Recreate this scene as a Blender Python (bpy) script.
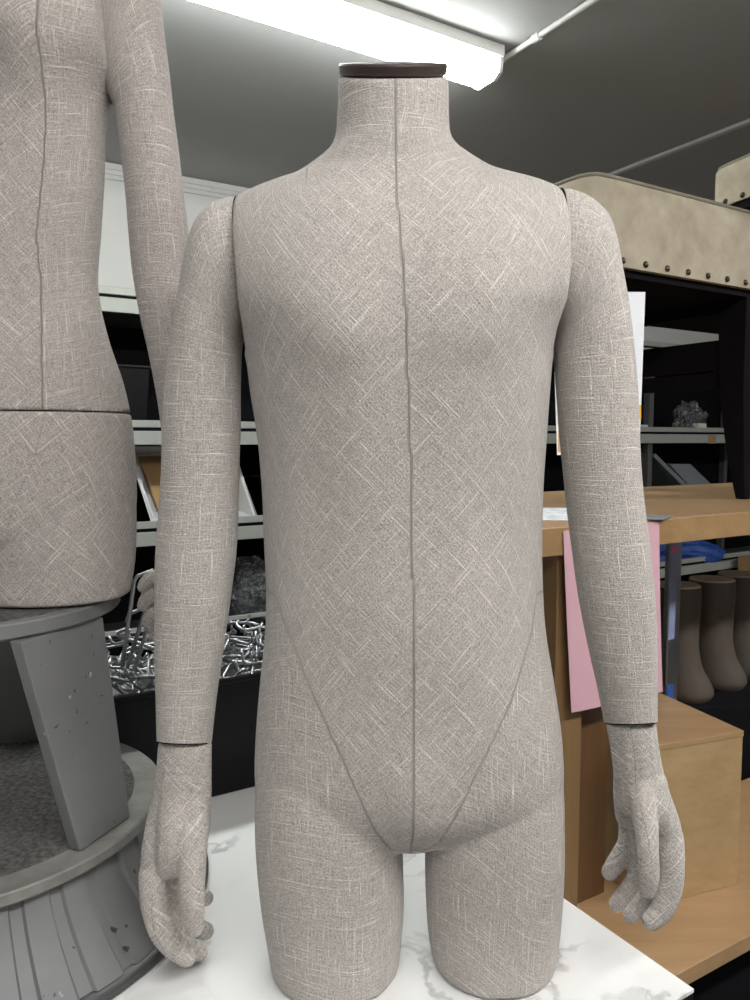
import bpy, bmesh, math, random
import numpy as np
from mathutils import Vector, Matrix

random.seed(7)
for o in list(bpy.data.objects):
    bpy.data.objects.remove(o)
S = bpy.context.scene
C = S.collection

# ------------------------------------------------------------------ camera, light, exposure
EYE = 1.37
PITCH = math.atan(60 / 750)
F = 750.0
cd = bpy.data.cameras.new('camera')
cam = bpy.data.objects.new('camera', cd)
C.objects.link(cam)
cd.sensor_fit = 'VERTICAL'
cd.sensor_height = 36
cd.lens = 27
cd.clip_start = 0.02
cam.location = (0, 0, EYE)
cam.rotation_euler = (math.pi / 2 - PITCH, 0, 0)
S.camera = cam
vs = S.view_settings
vs.view_transform = 'Standard'
vs.look = 'None'
vs.gamma = 1
vs.use_curve_mapping = False
vs.exposure = 0.62
w = bpy.data.worlds.new('world')
S.world = w
w.use_nodes = True
w.node_tree.nodes['Background'].inputs[0].default_value = (0.9, 0.95, 1, 1)
w.node_tree.nodes['Background'].inputs[1].default_value = 0.05
LAMP_POWER = 19.0        # emission of the visible tube diffuser
FRONT_POWER = 31.5       # unseen lamps behind the viewer, set stronger for more front light

# ------------------------------------------------------------------ geometry of the room
AL = math.radians(31)
E1 = Vector((math.cos(AL), math.sin(AL), 0))
E2 = Vector((-math.sin(AL), math.cos(AL), 0))
UP = Vector((0, 0, 1))
CEIL = 2.57


def R(t, s, z=0.0):
    return E1 * t + E2 * s + UP * z


def ray(px, py):
    u = (px - 375) / F
    v = (500 - py) / F
    c, s = math.cos(PITCH), math.sin(PITCH)
    return Vector((u, c + v * s, -s + v * c))


def P(px, py, Y):
    d = ray(px, py)
    k = Y / d.y
    return Vector((d.x * k, Y, EYE + d.z * k))


def PZ(px, py, z):
    d = ray(px, py)
    k = (z - EYE) / d.z
    return Vector((d.x * k, d.y * k, z))


def PP(px, py, p0, n):
    d = ray(px, py)
    e = Vector((0, 0, EYE))
    k = (p0 - e).dot(n) / d.dot(n)
    return e + d * k


# ------------------------------------------------------------------ helpers
def link(name, me, mat=None, parent=None):
    o = bpy.data.objects.new(name, me)
    C.objects.link(o)
    if mat is not None:
        me.materials.clear()
        me.materials.append(mat)
    if parent is not None:
        o.parent = parent
    return o


def tag(o, label=None, cat=None, group=None, kind=None):
    if label: o['label'] = label
    if cat: o['category'] = cat
    if group: o['group'] = group
    if kind: o['kind'] = kind
    return o


def empty(name, loc, label, cat, group=None, rz=0):
    o = bpy.data.objects.new(name, None)
    C.objects.link(o)
    o.location = loc
    o.rotation_euler = (0, 0, rz)
    o.empty_display_size = 0.05
    return tag(o, label, cat, group)


def copy_tree(o, parent=None):
    c = o.copy()
    C.objects.link(c)
    if parent is not None:
        c.parent = parent
    for ch in list(o.children):
        copy_tree(ch, c)
    return c


class MB:
    """collects world-space shapes, links them as one mesh"""
    def __init__(self):
        self.v = []
        self.f = []

    def add(self, v, f):
        k = len(self.v)
        self.v += [Vector(p) for p in v]
        self.f += [[i + k for i in q] for q in f]
        return self

    def hexa(self, a, b):
        """a: 4 corners, b: the opposite 4"""
        return self.add(list(a) + list(b), [(3, 2, 1, 0), (4, 5, 6, 7), (0, 1, 5, 4), (1, 2, 6, 5), (2, 3, 7, 6), (3, 0, 4, 7)])

    def box(self, o, x, y, z):
        o, x, y, z = map(Vector, (o, x, y, z))
        return self.hexa([o, o + x, o + x + y, o + y], [o + z, o + x + z, o + x + y + z, o + y + z])

    def rbox(self, t0, t1, s0, s1, z0, z1):
        return self.box(R(t0, s0, z0), E1 * (t1 - t0), E2 * (s1 - s0), UP * (z1 - z0))

    def tube(self, pts, r, n=8, closed=False):
        pts = [Vector(p) for p in pts]
        m = len(pts)
        rr = r if isinstance(r, (list, tuple)) else [r] * m
        k = len(self.v)
        prev = None
        for i, p in enumerate(pts):
            if closed:
                d = pts[(i + 1) % m] - pts[i - 1]
            else:
                d = pts[min(i + 1, m - 1)] - pts[max(i - 1, 0)]
            d.normalize()
            if prev is None:
                a = d.orthogonal().normalized()
            else:
                a = (prev - d * prev.dot(d)).normalized()
            prev = a
            b = d.cross(a)
            for j in range(n):
                q = 2 * math.pi * j / n
                self.v.append(p + a * math.cos(q) * rr[i] + b * math.sin(q) * rr[i])
        for i in range(m if closed else m - 1):
            i2 = (i + 1) % m
            for j in range(n):
                j2 = (j + 1) % n
                self.f.append([k + i * n + j, k + i * n + j2, k + i2 * n + j2, k + i2 * n + j])
        if not closed:
            self.f.append([k + j for j in reversed(range(n))])
            self.f.append([k + (m - 1) * n + j for j in range(n)])
        return self

    def lathe(self, c, prof, n=64, mod=None):
        """prof: list of (r, z) outside going up; closed top and bottom by centre fan"""
        c = Vector(c)
        k = len(self.v)
        for i, (r, z) in enumerate(prof):
            for j in range(n):
                q = 2 * math.pi * j / n
                rr = r if mod is None else mod(r, z, q)
                self.v.append(c + Vector((rr * math.cos(q), rr * math.sin(q), z)))
        for i in range(len(prof) - 1):
            for j in range(n):
                j2 = (j + 1) % n
                self.f.append([k + i * n + j, k + i * n + j2, k + (i + 1) * n + j2, k + (i + 1) * n + j])
        self.f.append([k + j for j in reversed(range(n))])
        self.f.append([k + (len(prof) - 1) * n + j for j in range(n)])
        return self

    def build(self, name, mat, parent=None, smooth=False, bevel=0.0, seg=2):
        me = bpy.data.meshes.new(name)
        base = Vector((0, 0, 0))
        if parent is not None:
            base = world_loc(parent)
            rot = world_rot(parent)
            v = [rot @ (p - base) for p in self.v]
            me.from_pydata([tuple(p) for p in v], [], self.f)
            o = link(name, me, mat, parent)
        else:
            lo = Vector((min(p.x for p in self.v), min(p.y for p in self.v), min(p.z for p in self.v)))
            hi = Vector((max(p.x for p in self.v), max(p.y for p in self.v), max(p.z for p in self.v)))
            base = Vector(((lo.x + hi.x) / 2, (lo.y + hi.y) / 2, lo.z))
            me.from_pydata([tuple(p - base) for p in self.v], [], self.f)
            o = link(name, me, mat)
            o.location = base
        me.update()
        if bevel:
            b = o.modifiers.new('bevel', 'BEVEL')
            b.width = bevel
            b.segments = seg
            b.limit_method = 'ANGLE'
            b.angle_limit = math.radians(35)
        if smooth:
            me.polygons.foreach_set('use_smooth', [True] * len(me.polygons))
            if not bevel:
                try:
                    me.set_sharp_from_angle(angle=math.radians(40))
                except Exception:
                    pass
        return o


def world_loc(o):
    p = Vector((0, 0, 0))
    m = Matrix.Identity(4)
    chain = []
    while o is not None:
        chain.append(o)
        o = o.parent
    for q in reversed(chain):
        m = m @ Matrix.LocRotScale(q.location, q.rotation_euler, q.scale)
    return m.to_translation()


def world_rot(o):
    m = Matrix.Identity(3)
    chain = []
    while o is not None:
        chain.append(o)
        o = o.parent
    for q in reversed(chain):
        m = m @ q.rotation_euler.to_matrix()
    return m.inverted()


# ------------------------------------------------------------------ materials
class NT:
    def __init__(self, name):
        self.m = bpy.data.materials.new(name)
        self.m.use_nodes = True
        self.t = self.m.node_tree
        self.b = self.t.nodes['Principled BSDF']

    def n(self, kind, **kw):
        x = self.t.nodes.new(kind)
        for k, v in kw.items():
            setattr(x, k, v)
        return x

    def l(self, a, b):
        self.t.links.new(a, b)

    def math(self, op, a, b=None, c=None, clamp=False):
        x = self.n('ShaderNodeMath', operation=op)
        x.use_clamp = clamp
        for i, q in enumerate((a, b, c)):
            if q is None: continue
            if isinstance(q, (int, float)):
                x.inputs[i].default_value = q
            else:
                self.l(q, x.inputs[i])
        return x.outputs[0]

    def noise(self, vec, scale, detail=2, rough=0.5):
        x = self.n('ShaderNodeTexNoise')
        x.inputs['Scale'].default_value = scale
        x.inputs['Detail'].default_value = detail
        x.inputs['Roughness'].default_value = rough
        if vec is not None:
            self.l(vec, x.inputs['Vector'])
        return x.outputs['Fac']

    def ramp(self, fac, stops):
        x = self.n('ShaderNodeValToRGB')
        e = x.color_ramp.elements
        while len(e) < len(stops):
            e.new(0.5)
        for i, (p, c) in enumerate(stops):
            e[i].position = p
            e[i].color = (*c, 1) if len(c) == 3 else c
        self.l(fac, x.inputs[0])
        return x.outputs[0]

    def bump(self, h, strength, dist):
        x = self.n('ShaderNodeBump')
        x.inputs['Strength'].default_value = strength
        x.inputs['Distance'].default_value = dist
        self.l(h, x.inputs['Height'])
        self.l(x.outputs[0], self.b.inputs['Normal'])
        return x

    def vec(self, kind='Object', scale=(1, 1, 1), rot=(0, 0, 0)):
        tc = self.n('ShaderNodeTexCoord')
        mp = self.n('ShaderNodeMapping')
        mp.inputs['Scale'].default_value = scale
        mp.inputs['Rotation'].default_value = rot
        self.l(tc.outputs[kind], mp.inputs[0])
        return mp.outputs[0]


def plain(name, col, rough=0.6, metal=0.0, var=0.12, scale=18, bump=0.0, spec=0.5, coat=0.0):
    m = NT(name)
    f = m.noise(m.vec(), scale, 4, 0.6)
    a = tuple(c * (1 - var) for c in col)
    b = tuple(min(1, c * (1 + var)) for c in col)
    m.l(m.ramp(f, [(0.3, a), (0.7, b)]), m.b.inputs['Base Color'])
    m.b.inputs['Roughness'].default_value = rough
    m.b.inputs['Metallic'].default_value = metal
    m.b.inputs['Specular IOR Level'].default_value = spec
    m.b.inputs['Coat Weight'].default_value = coat
    if bump:
        m.bump(m.noise(m.vec(), scale * 6, 4, 0.6), bump, 0.002)
    return m.m


def fabric(name, dark, mid, light):
    m = NT(name)
    at = m.n('ShaderNodeAttribute', attribute_name='weave')
    sx = m.n('ShaderNodeSeparateXYZ')
    m.l(at.outputs['Vector'], sx.inputs[0])
    s, t, seam = sx.outputs

    def stretched(a, b, off):
        cx = m.n('ShaderNodeCombineXYZ')
        m.l(m.math('MULTIPLY', s, a), cx.inputs[0])
        m.l(m.math('MULTIPLY', t, b), cx.inputs[1])
        cx.inputs[2].default_value = off
        return cx.outputs[0]
    # long light slubs in both thread directions
    s1 = m.noise(stretched(17, 560, 3.1), 1, 1)
    s2 = m.noise(stretched(560, 17, 7.7), 1, 1)
    d1 = m.noise(stretched(20, 420, 13.1), 1, 1)
    d2 = m.noise(stretched(420, 20, 17.7), 1, 1)
    sl = m.math('MAXIMUM', s1, m.math('SUBTRACT', s2, 0.02))
    slub = m.math('MULTIPLY', m.math('SUBTRACT', sl, 0.60, clamp=True), 7.0, clamp=True)
    dk = m.math('MAXIMUM', d1, d2)
    dsl = m.math('MULTIPLY', m.math('SUBTRACT', dk, 0.64, clamp=True), 6.0, clamp=True)
    # plain weave: over-under threads
    w1 = m.math('SINE', m.math('MULTIPLY', s, 2 * math.pi / 0.0019))
    w2 = m.math('SINE', m.math('MULTIPLY', t, 2 * math.pi / 0.0019))
    wv = m.math('MULTIPLY', w1, w2)
    fine = m.noise(stretched(520, 520, 1.0), 1, 1, 0.6)
    th1 = m.noise(stretched(80, 760, 21.0), 1, 1)
    th2 = m.noise(stretched(760, 80, 25.0), 1, 1)
    th = m.math('ADD', th1, th2)
    broad = m.noise(m.vec('Object'), 7, 2)
    # value 0..1
    v = m.math('ADD', 0.42, m.math('MULTIPLY', wv, 0.09))
    v = m.math('ADD', v, m.math('MULTIPLY', m.math('SUBTRACT', fine, 0.5), 0.95))
    v = m.math('ADD', v, m.math('MULTIPLY', m.math('SUBTRACT', th, 1.0), 0.45))
    v = m.math('ADD', v, m.math('MULTIPLY', slub, 0.36))
    v = m.math('SUBTRACT', v, m.math('MULTIPLY', dsl, 0.16))
    v = m.math('ADD', v, m.math('MULTIPLY', m.math('SUBTRACT', broad, 0.5), 0.12), clamp=True)
    col = m.ramp(v, [(0.0, dark), (0.5, mid), (1.0, light)])
    # seam stitched line: third channel holds the distance to it
    ln = m.math('SUBTRACT', 1.0, m.math('DIVIDE', m.math('ABSOLUTE', seam), 0.00065), clamp=True)
    mx = m.n('ShaderNodeMix', data_type='RGBA')
    m.l(m.math('MULTIPLY', ln, 0.5), mx.inputs[0])
    m.l(col, mx.inputs[6])
    mx.inputs[7].default_value = (0.10, 0.085, 0.08, 1)
    m.l(mx.outputs[2], m.b.inputs['Base Color'])
    m.b.inputs['Roughness'].default_value = 0.92
    m.b.inputs['Specular IOR Level'].default_value = 0.15
    m.b.inputs['Sheen Weight'].default_value = 0.25
    m.b.inputs['Sheen Roughness'].default_value = 0.5
    h = m.math('SUBTRACT', v, m.math('MULTIPLY', ln, 0.4))
    m.bump(h, 0.8, 0.0014)
    return m.m


def wood(name, c0, c1, rough=0.4, rot=(0, 0, -AL), scale=(1.2, 14, 14)):
    m = NT(name)
    v = m.vec('Object', scale, rot)
    n1 = m.noise(v, 2.0, 5, 0.6)
    n2 = m.noise(v, 14, 3, 0.6)
    f = m.math('ADD', m.math('MULTIPLY', n1, 0.75), m.math('MULTIPLY', n2, 0.25))
    m.l(m.ramp(f, [(0.35, c0), (0.65, c1)]), m.b.inputs['Base Color'])
    m.b.inputs['Roughness'].default_value = rough
    m.bump(n2, 0.1, 0.001)
    return m.m


def marble(name):
    m = NT(name)
    v = m.vec('Object', (1, 1, 1))
    n = m.n('ShaderNodeTexNoise')
    n.inputs['Scale'].default_value = 5
    n.inputs['Detail'].default_value = 6
    m.l(v, n.inputs['Vector'])
    ad = m.n('ShaderNodeVectorMath', operation='MULTIPLY_ADD')
    m.l(n.outputs['Color'], ad.inputs[0])
    ad.inputs[1].default_value = (0.35, 0.35, 0.35)
    m.l(v, ad.inputs[2])
    n2 = m.noise(ad.outputs[0], 5, 4, 0.55)
    vein = m.math('ABSOLUTE', m.math('SUBTRACT', n2, 0.5))
    vein = m.math('SUBTRACT', 1.0, m.math('MULTIPLY', vein, 30), clamp=True)
    patch = m.math('MULTIPLY', m.math('SUBTRACT', m.noise(v, 4, 3), 0.44, clamp=True), 5, clamp=True)
    cloud = m.math('MULTIPLY', m.math('SUBTRACT', m.noise(v, 9, 5, 0.6), 0.5, clamp=True), 1.2, clamp=True)
    k = m.math('ADD', m.math('MULTIPLY', m.math('MULTIPLY', vein, patch), 0.8), m.math('MULTIPLY', cloud, patch), clamp=True)
    m.l(m.ramp(k, [(0, (0.80, 0.805, 0.795)), (0.45, (0.52, 0.52, 0.52)), (1, (0.2, 0.2, 0.2))]), m.b.inputs['Base Color'])
    m.b.inputs['Roughness'].default_value = 0.28
    return m.m


LINEN = fabric('linen', (0.20, 0.18, 0.165), (0.47, 0.435, 0.40), (0.78, 0.74, 0.70))
LINEN_B = fabric('linen_aged', (0.18, 0.155, 0.145), (0.42, 0.38, 0.355), (0.72, 0.67, 0.63))
def chipped(name, col):
    m = NT(name)
    f = m.noise(m.vec(), 9, 4, 0.6)
    base = m.ramp(f, [(0.3, tuple(c * 0.9 for c in col)), (0.7, tuple(c * 1.1 for c in col))])
    ch = m.math('MULTIPLY', m.math('SUBTRACT', m.noise(m.vec(), 75, 2, 0.5), 0.72, clamp=True), 30, clamp=True)
    lt = m.math('MULTIPLY', m.math('SUBTRACT', m.noise(m.vec('Object', (1.3, 1, 1)), 48, 2, 0.5), 0.74, clamp=True), 30, clamp=True)
    mx = m.n('ShaderNodeMix', data_type='RGBA')
    m.l(ch, mx.inputs[0]); m.l(base, mx.inputs[6]); mx.inputs[7].default_value = (0.06, 0.06, 0.06, 1)
    m2 = m.n('ShaderNodeMix', data_type='RGBA')
    m.l(lt, m2.inputs[0]); m.l(mx.outputs[2], m2.inputs[6]); m2.inputs[7].default_value = (0.42, 0.42, 0.41, 1)
    m.l(m2.outputs[2], m.b.inputs['Base Color'])
    m.b.inputs['Roughness'].default_value = 0.5
    m.bump(m.math('SUBTRACT', 1.0, ch), 0.4, 0.001)
    return m.m


GREY_PAINT = chipped('chipped_grey_paint', (0.165, 0.167, 0.168))
GREY_EDGE = plain('worn_grey_rim', (0.19, 0.185, 0.17), 0.5, var=0.25, scale=22)
CARPET = plain('grey_carpet', (0.115, 0.11, 0.105), 0.95, var=0.5, scale=160, bump=0.8, spec=0.1)
DARK_RING = plain('dark_ring', (0.06, 0.06, 0.06), 0.4)
MARBLE = marble('white_marble_laminate')
BLACK = plain('black_plastic', (0.006, 0.006, 0.008), 0.4, var=0.2, spec=0.18)
BLACKM = plain('black_matte', (0.006, 0.006, 0.008), 0.8, var=0.2, spec=0.1)
BLACKWOOD = plain('black_stained_wood', (0.006, 0.005, 0.006), 0.7, var=0.2, spec=0.04)
CHROME = plain('chrome', (0.42, 0.43, 0.45), 0.3, metal=1.0, var=0.05)
RAIL = plain('grey_enamel', (0.36, 0.375, 0.345), 0.45, var=0.05)
RAILD = plain('shelf_steel', (0.10, 0.10, 0.10), 0.5, var=0.1)
WALLM = plain('white_paint', (0.70, 0.70, 0.68), 0.85, var=0.02, scale=3)
WALLG = plain('grey_wall_paint', (0.35, 0.35, 0.34), 0.85, var=0.02, scale=3)
CEILM = plain('ceiling_paint', (0.46, 0.46, 0.455), 0.8, var=0.03, scale=2)
FLOORM = plain('dark_floor', (0.022, 0.022, 0.022), 0.5, var=0.6, scale=40)
TRIMM = plain('trim_paint', (0.72, 0.72, 0.70), 0.5, var=0.03)
OAK = wood('worktop_wood', (0.34, 0.21, 0.105), (0.42, 0.27, 0.145), 0.35)
OAKE = wood('worktop_edge', (0.28, 0.165, 0.07), (0.35, 0.22, 0.10), 0.45)
PLY = wood('birch_plywood', (0.36, 0.24, 0.115), (0.45, 0.31, 0.16), 0.3)
LEG_SHADED = wood('leg_wood_shaded', (0.10, 0.052, 0.022), (0.13, 0.07, 0.03), 0.4, scale=(14, 14, 1.2))
LEG_LIT = wood('leg_wood_lit', (0.20, 0.12, 0.05), (0.25, 0.15, 0.07), 0.4, scale=(14, 14, 1.2))  # lighter copy of the leg wood, carries the lit tone
SUEDE = plain('beige_suede', (0.36, 0.315, 0.235), 0.9, var=0.18, scale=16, bump=0.25)
SUEDE_D = plain('dark_piping', (0.20, 0.18, 0.14), 0.8, var=0.1)
BRASS = plain('dark_nail', (0.09, 0.07, 0.06), 0.3, metal=0.9)
PAPER = plain('white_paper', (0.80, 0.82, 0.86), 0.8, var=0.01)
PINK = plain('pink_paper', (0.62, 0.37, 0.43), 0.8, var=0.02)
ORANGE = plain('orange_print', (0.80, 0.42, 0.06), 0.7, var=0.03)
TAUPE = plain('taupe_plastic', (0.085, 0.068, 0.056), 0.45, var=0.05)
TAUPE_T = plain('cream_cap', (0.72, 0.66, 0.55), 0.5, var=0.05)
WHITEP = plain('white_plastic', (0.62, 0.63, 0.64), 0.35, var=0.02)
GREYP = plain('grey_plastic', (0.20, 0.22, 0.24), 0.4, var=0.04)
CARD = plain('cardboard', (0.36, 0.22, 0.10), 0.8, var=0.1)
RED = plain('red_nylon', (0.45, 0.02, 0.025), 0.6)
BLUE = plain('blue_plastic', (0.02, 0.07, 0.30), 0.5)
CAPM = plain('neck_cap_brown', (0.055, 0.038, 0.035), 0.35)


def film(name):
    m = NT(name)
    f = m.noise(m.vec(), 60, 4, 0.7)
    m.l(m.ramp(f, [(0.40, (0.03, 0.032, 0.035)), (0.72, (0.35, 0.36, 0.37))]), m.b.inputs['Base Color'])
    m.b.inputs['Roughness'].default_value = 0.2
    m.b.inputs['Alpha'].default_value = 0.6
    m.bump(f, 0.8, 0.004)
    return m.m


FILM = film('clear_film')


def emit(name, col, k):
    m = NT(name)
    m.b.inputs['Base Color'].default_value = (0.8, 0.8, 0.8, 1)
    m.b.inputs['Emission Color'].default_value = (*col, 1)
    m.b.inputs['Emission Strength'].default_value = k
    return m.m


GLOW = emit('lamp_diffuser', (0.96, 1.0, 0.97), LAMP_POWER)
GLOW2 = emit('lamp_diffuser_front', (1.0, 0.985, 0.96), FRONT_POWER)

# ------------------------------------------------------------------ the room shell
SW = 3.48
T0, T1, S0 = -3.6, 6.4, -3.2


def struct(name, mb, mat, **k):
    o = mb.build(name, mat, **k)
    o['kind'] = 'structure'
    return o


struct('floor', MB().rbox(T0, T1, S0, SW, -0.1, 0), FLOORM)
struct('ceiling', MB().rbox(T0, T1, S0, SW, CEIL, CEIL + 0.1), CEILM)
struct('wall_back', MB().rbox(T0, T1, SW, SW + 0.1, -0.1, CEIL + 0.1), WALLM)
struct('wall_front', MB().rbox(T0, T1, S0 - 0.1, S0, -0.1, CEIL + 0.1), WALLM)
struct('wall_left', MB().rbox(T0 - 0.1, T0, S0 - 0.1, SW + 0.1, -0.1, CEIL + 0.1), WALLM)
struct('wall_right', MB().rbox(T1, T1 + 0.1, S0 - 0.1, SW + 0.1, -0.1, CEIL + 0.1), WALLG)
mb = MB().rbox(T0, T1, SW - 0.012, SW, CEIL - 0.07, CEIL - 0.002)
mb.rbox(T0, T1, SW - 0.02, SW - 0.012, CEIL - 0.052, CEIL - 0.044)
mb.rbox(T0, T1, SW - 0.02, SW - 0.012, CEIL - 0.03, CEIL - 0.022)
struct('trim_1', mb, TRIMM)
ts = R(0, 0, 0)
q = PZ(615, 172, CEIL)
tj = q.dot(E1)
struct('trim_2', MB().rbox(tj - 0.012, tj + 0.012, S0, SW - 0.03, CEIL - 0.012, CEIL), TRIMM)


# ------------------------------------------------------------------ fluorescent lamps
def lamp(t0, t1, s, label, glow=None):
    root = empty('ceiling_light', R((t0 + t1) / 2, s, CEIL - 0.1), label, 'ceiling light', 'fluorescent battens on the ceiling')
    hb = MB().rbox(t0, t1, s - 0.075, s + 0.075, CEIL - 0.035, CEIL - 0.001)
    hb.build('housing', TRIMM, root, bevel=0.003)
    d = MB()
    prof = [(-0.066, -0.036), (-0.060, -0.075), (-0.035, -0.090), (0.035, -0.090), (0.060, -0.075), (0.066, -0.036)]
    a = [R(t0 + 0.012, s + x, CEIL + z) for x, z in prof]
    b = [R(t1 - 0.012, s + x, CEIL + z) for x, z in prof]
    n = len(prof)
    d.add(a + b, [[i, (i + 1) % n, n + (i + 1) % n, n + i] for i in range(n)] + [list(range(n))[::-1], [n + i for i in range(n)]])
    d.build('diffuser', glow or GLOW, root)
    for tt in (t0, t1 - 0.012):
        e = MB()
        a = [R(tt, s + x * 1.06, CEIL + z * 1.04) for x, z in prof]
        b = [R(tt + 0.012, s + x * 1.06, CEIL + z * 1.04) for x, z in prof]
        e.add(a + b, [[i, (i + 1) % n, n + (i + 1) % n, n + i] for i in range(n)] + [list(range(n))[::-1], [n + i for i in range(n)]])
        e.build('end_cap', TRIMM, root)
    return root


le = PZ(489, 72, CEIL - 0.05)
LT, LS = le.dot(E1), le.dot(E2)
lamp(LT - 2.45, LT, LS, 'white fluorescent batten light on the ceiling above the neck of the torso form')
lamp(LT - 2.6, LT - 0.1, LS - 2.5, 'fluorescent batten behind the viewer, left of the other one', GLOW2)
lamp(LT + 0.4, LT + 2.9, LS - 2.5, 'fluorescent batten behind the viewer, right of the other one', GLOW2)

cp = PZ(506, 72, CEIL - 0.012)
ct = LT + 0.035
pts = [R(LT + 0.002, LS, CEIL - 0.03), R(ct - 0.01, LS - 0.01, CEIL - 0.025), R(ct, LS - 0.05, CEIL - 0.014), R(ct, LS - 0.6, CEIL - 0.014), R(ct, -3.1, CEIL - 0.014)]
con = MB().tube(pts, 0.0085, 12).build('conduit_pipe', TRIMM, None, smooth=True)
tag(con, 'white conduit pipe running over the ceiling from the end of the light', 'pipe')
cc = PZ(549, 42, CEIL - 0.014)
sc = cc.dot(E2)
MB().tube([R(ct, sc - 0.014, CEIL - 0.014), R(ct, sc + 0.014, CEIL - 0.014)], 0.0125, 12).build('coupling', TRIMM, con, smooth=True)
# re-home coupling (parent already has an offset)

# ------------------------------------------------------------------ storage rack on the back wall
RS = 2.97
rack = empty('storage_rack', R(1.5, RS, 0), 'long grey steel storage rack along the back wall with dark shelves', 'rack')
levels = [0.19, 0.585, 1.007, 1.405, 1.905]
rt0, rt1 = -3.0, 5.8
for i, z in enumerate(levels):
    MB().rbox(rt0, rt1, RS + 0.02, SW - 0.05, z - 0.045, z - 0.03).build('shelf', RAILD, rack)
    e = MB().rbox(rt0, rt1, RS, RS + 0.02, z - 0.054, z)
    e.rbox(rt0, rt1, RS + 0.014, RS + 0.03, z + 0.014, z + 0.042)
    MB().rbox(rt0, rt1, RS + 0.0205, RS + 0.0295, z - 0.03, z + 0.0135).build('rail_gap_shade', BLACKM, rack)  # black filler strip: shade of the gap between rail bands as colour
    e.build('front_rail', RAIL, rack, bevel=0.002)
for t in (-3.0, -1.75, -0.5, 3.7, 5.0):
    MB().rbox(t, t + 0.04, RS + 0.03, RS + 0.07, 0, 1.93).build('upright', RAILD, rack)
    MB().rbox(t, t + 0.04, SW - 0.1, SW - 0.06, 0, 1.93).build('upright', RAILD, rack)
MB().rbox(rt0, rt1, SW - 0.045, SW - 0.03, 0.02, 1.90).build('back_panel', BLACKM, rack)


def tt_at(px, s):
    """room t where the vertical plane through pixel column px meets row s"""
    d = ray(px, 440)
    d = Vector((d.x, d.y, 0))
    k = s / d.dot(E2)
    return (d * k).dot(E1)


def open_bin(name, t0, t1, s0, s1, z0, z1, mat, label, cat='bin', group=None, wall=0.006, flare=0.02, rim=None, flare_t=None):
    cx = R((t0 + t1) / 2, (s0 + s1) / 2, z0)
    root = empty(name, cx, label, cat, group)
    b = MB()
    ft_ = flare if flare_t is None else flare_t
    o0 = [R(t0 + ft_, s0 + flare, z0), R(t1 - ft_, s0 + flare, z0), R(t1 - ft_, s1 - flare, z0), R(t0 + ft_, s1 - flare, z0)]
    o1 = [R(t0, s0, z1), R(t1, s0, z1), R(t1, s1, z1), R(t0, s1, z1)]
    i1 = [R(t0 + wall, s0 + wall, z1), R(t1 - wall, s0 + wall, z1), R(t1 - wall, s1 - wall, z1), R(t0 + wall, s1 - wall, z1)]
    f = flare + wall
    g = ft_ + wall
    i0 = [R(t0 + g, s0 + f, z0 + wall), R(t1 - g, s0 + f, z0 + wall), R(t1 - g, s1 - f, z0 + wall), R(t0 + g, s1 - f, z0 + wall)]
    v = o0 + o1 + i1 + i0
    fs = [(3, 2, 1, 0)]
    for k in range(4):
        k2 = (k + 1) % 4
        fs += [(k, k2, 4 + k2, 4 + k), (4 + k, 4 + k2, 8 + k2, 8 + k), (8 + k, 8 + k2, 12 + k2, 12 + k)]
    fs.append((12, 13, 14, 15))
    b.add(v, fs)
    b.build('bin_body', mat, root, bevel=0.003)
    rm = MB()
    ov = 0.008
    loop = [R(t0 - ov / 2, s0 - ov / 2, z1), R(t1 + ov / 2, s0 - ov / 2, z1), R(t1 + ov / 2, s1 + ov / 2, z1), R(t0 - ov / 2, s1 + ov / 2, z1)]
    rm.tube(loop + [], 0.006, 8, closed=True)
    rm.build('rim', rim or mat, root, smooth=True)
    return root


# bins and boxes on the shelves
ta = tt_at(85, RS)
bins = [(-1.35, 0.40), (-0.92, 0.40), (-0.49, 0.36), (-0.10, 0.40), (0.36, 0.42)]
for i, (t, wd) in enumerate(bins):
    open_bin('storage_bin', t, t + wd, RS + 0.05, RS + 0.38, 1.3765, 1.3765 + [0.32, 0.34, 0.30, 0.33, 0.28][i], BLACK,
             'black plastic storage bin on the shelf behind the tall form\'s arm', 'bin', 'black bins on the upper shelf')
for i, t in enumerate((1.9, 2.4, 2.9, 3.4)):
    open_bin('storage_bin', t, t + 0.42, RS + 0.12, RS + 0.38, 1.3765, 1.3765 + 0.2, BLACK,
             'black plastic storage bin on the right stretch of the upper rack shelf', 'bin', 'black bins behind the bench')
for i, t in enumerate((-1.4, -0.9, 1.3, 1.8)):
    open_bin('storage_bin', t, t + 0.42, RS + 0.05, RS + 0.38, 0.978, 0.978 + 0.22, BLACK,
             'black plastic storage bin on the middle rack shelf', 'bin', 'black bins on the middle shelf')

# white tray leaning open towards the room, brown stuff inside
pf = R(0, RS + 0.035, 0)
pb = R(0, RS + 0.20, 0)
shz = 0.985
qa, qb = PP(152, 520, pf, E2), PP(257, 518, pf, E2)
qc, qd = PP(232, 446, pb, E2), PP(127, 448, pb, E2)
dz = shz - min(qa.z, qb.z) + 0.004
rimq = [q + UP * max(0, dz) for q in (qa, qb, qc, qd)]
dep = E2 * 0.11 - UP * 0.0
cen = (rimq[0] + rimq[1] + rimq[2] + rimq[3]) / 4
backq = [q + (cen - q) * 0.12 + dep for q in rimq]
tray = empty('white_tray', cen, 'white plastic tray leaning on the rack behind the front form, brown parcel inside', 'tray')
wl = MB()
inn = [q + (cen - q) * 0.05 for q in rimq]
inb = [q + (cen - q) * 0.16 + dep * 0.92 for q in rimq]
fs = []
for k in range(4):
    k2 = (k + 1) % 4
    fs += [(k2, k, 4 + k, 4 + k2), (8 + k, 8 + k2, 12 + k2, 12 + k), (k, k2, 8 + k2, 8 + k)]
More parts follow.
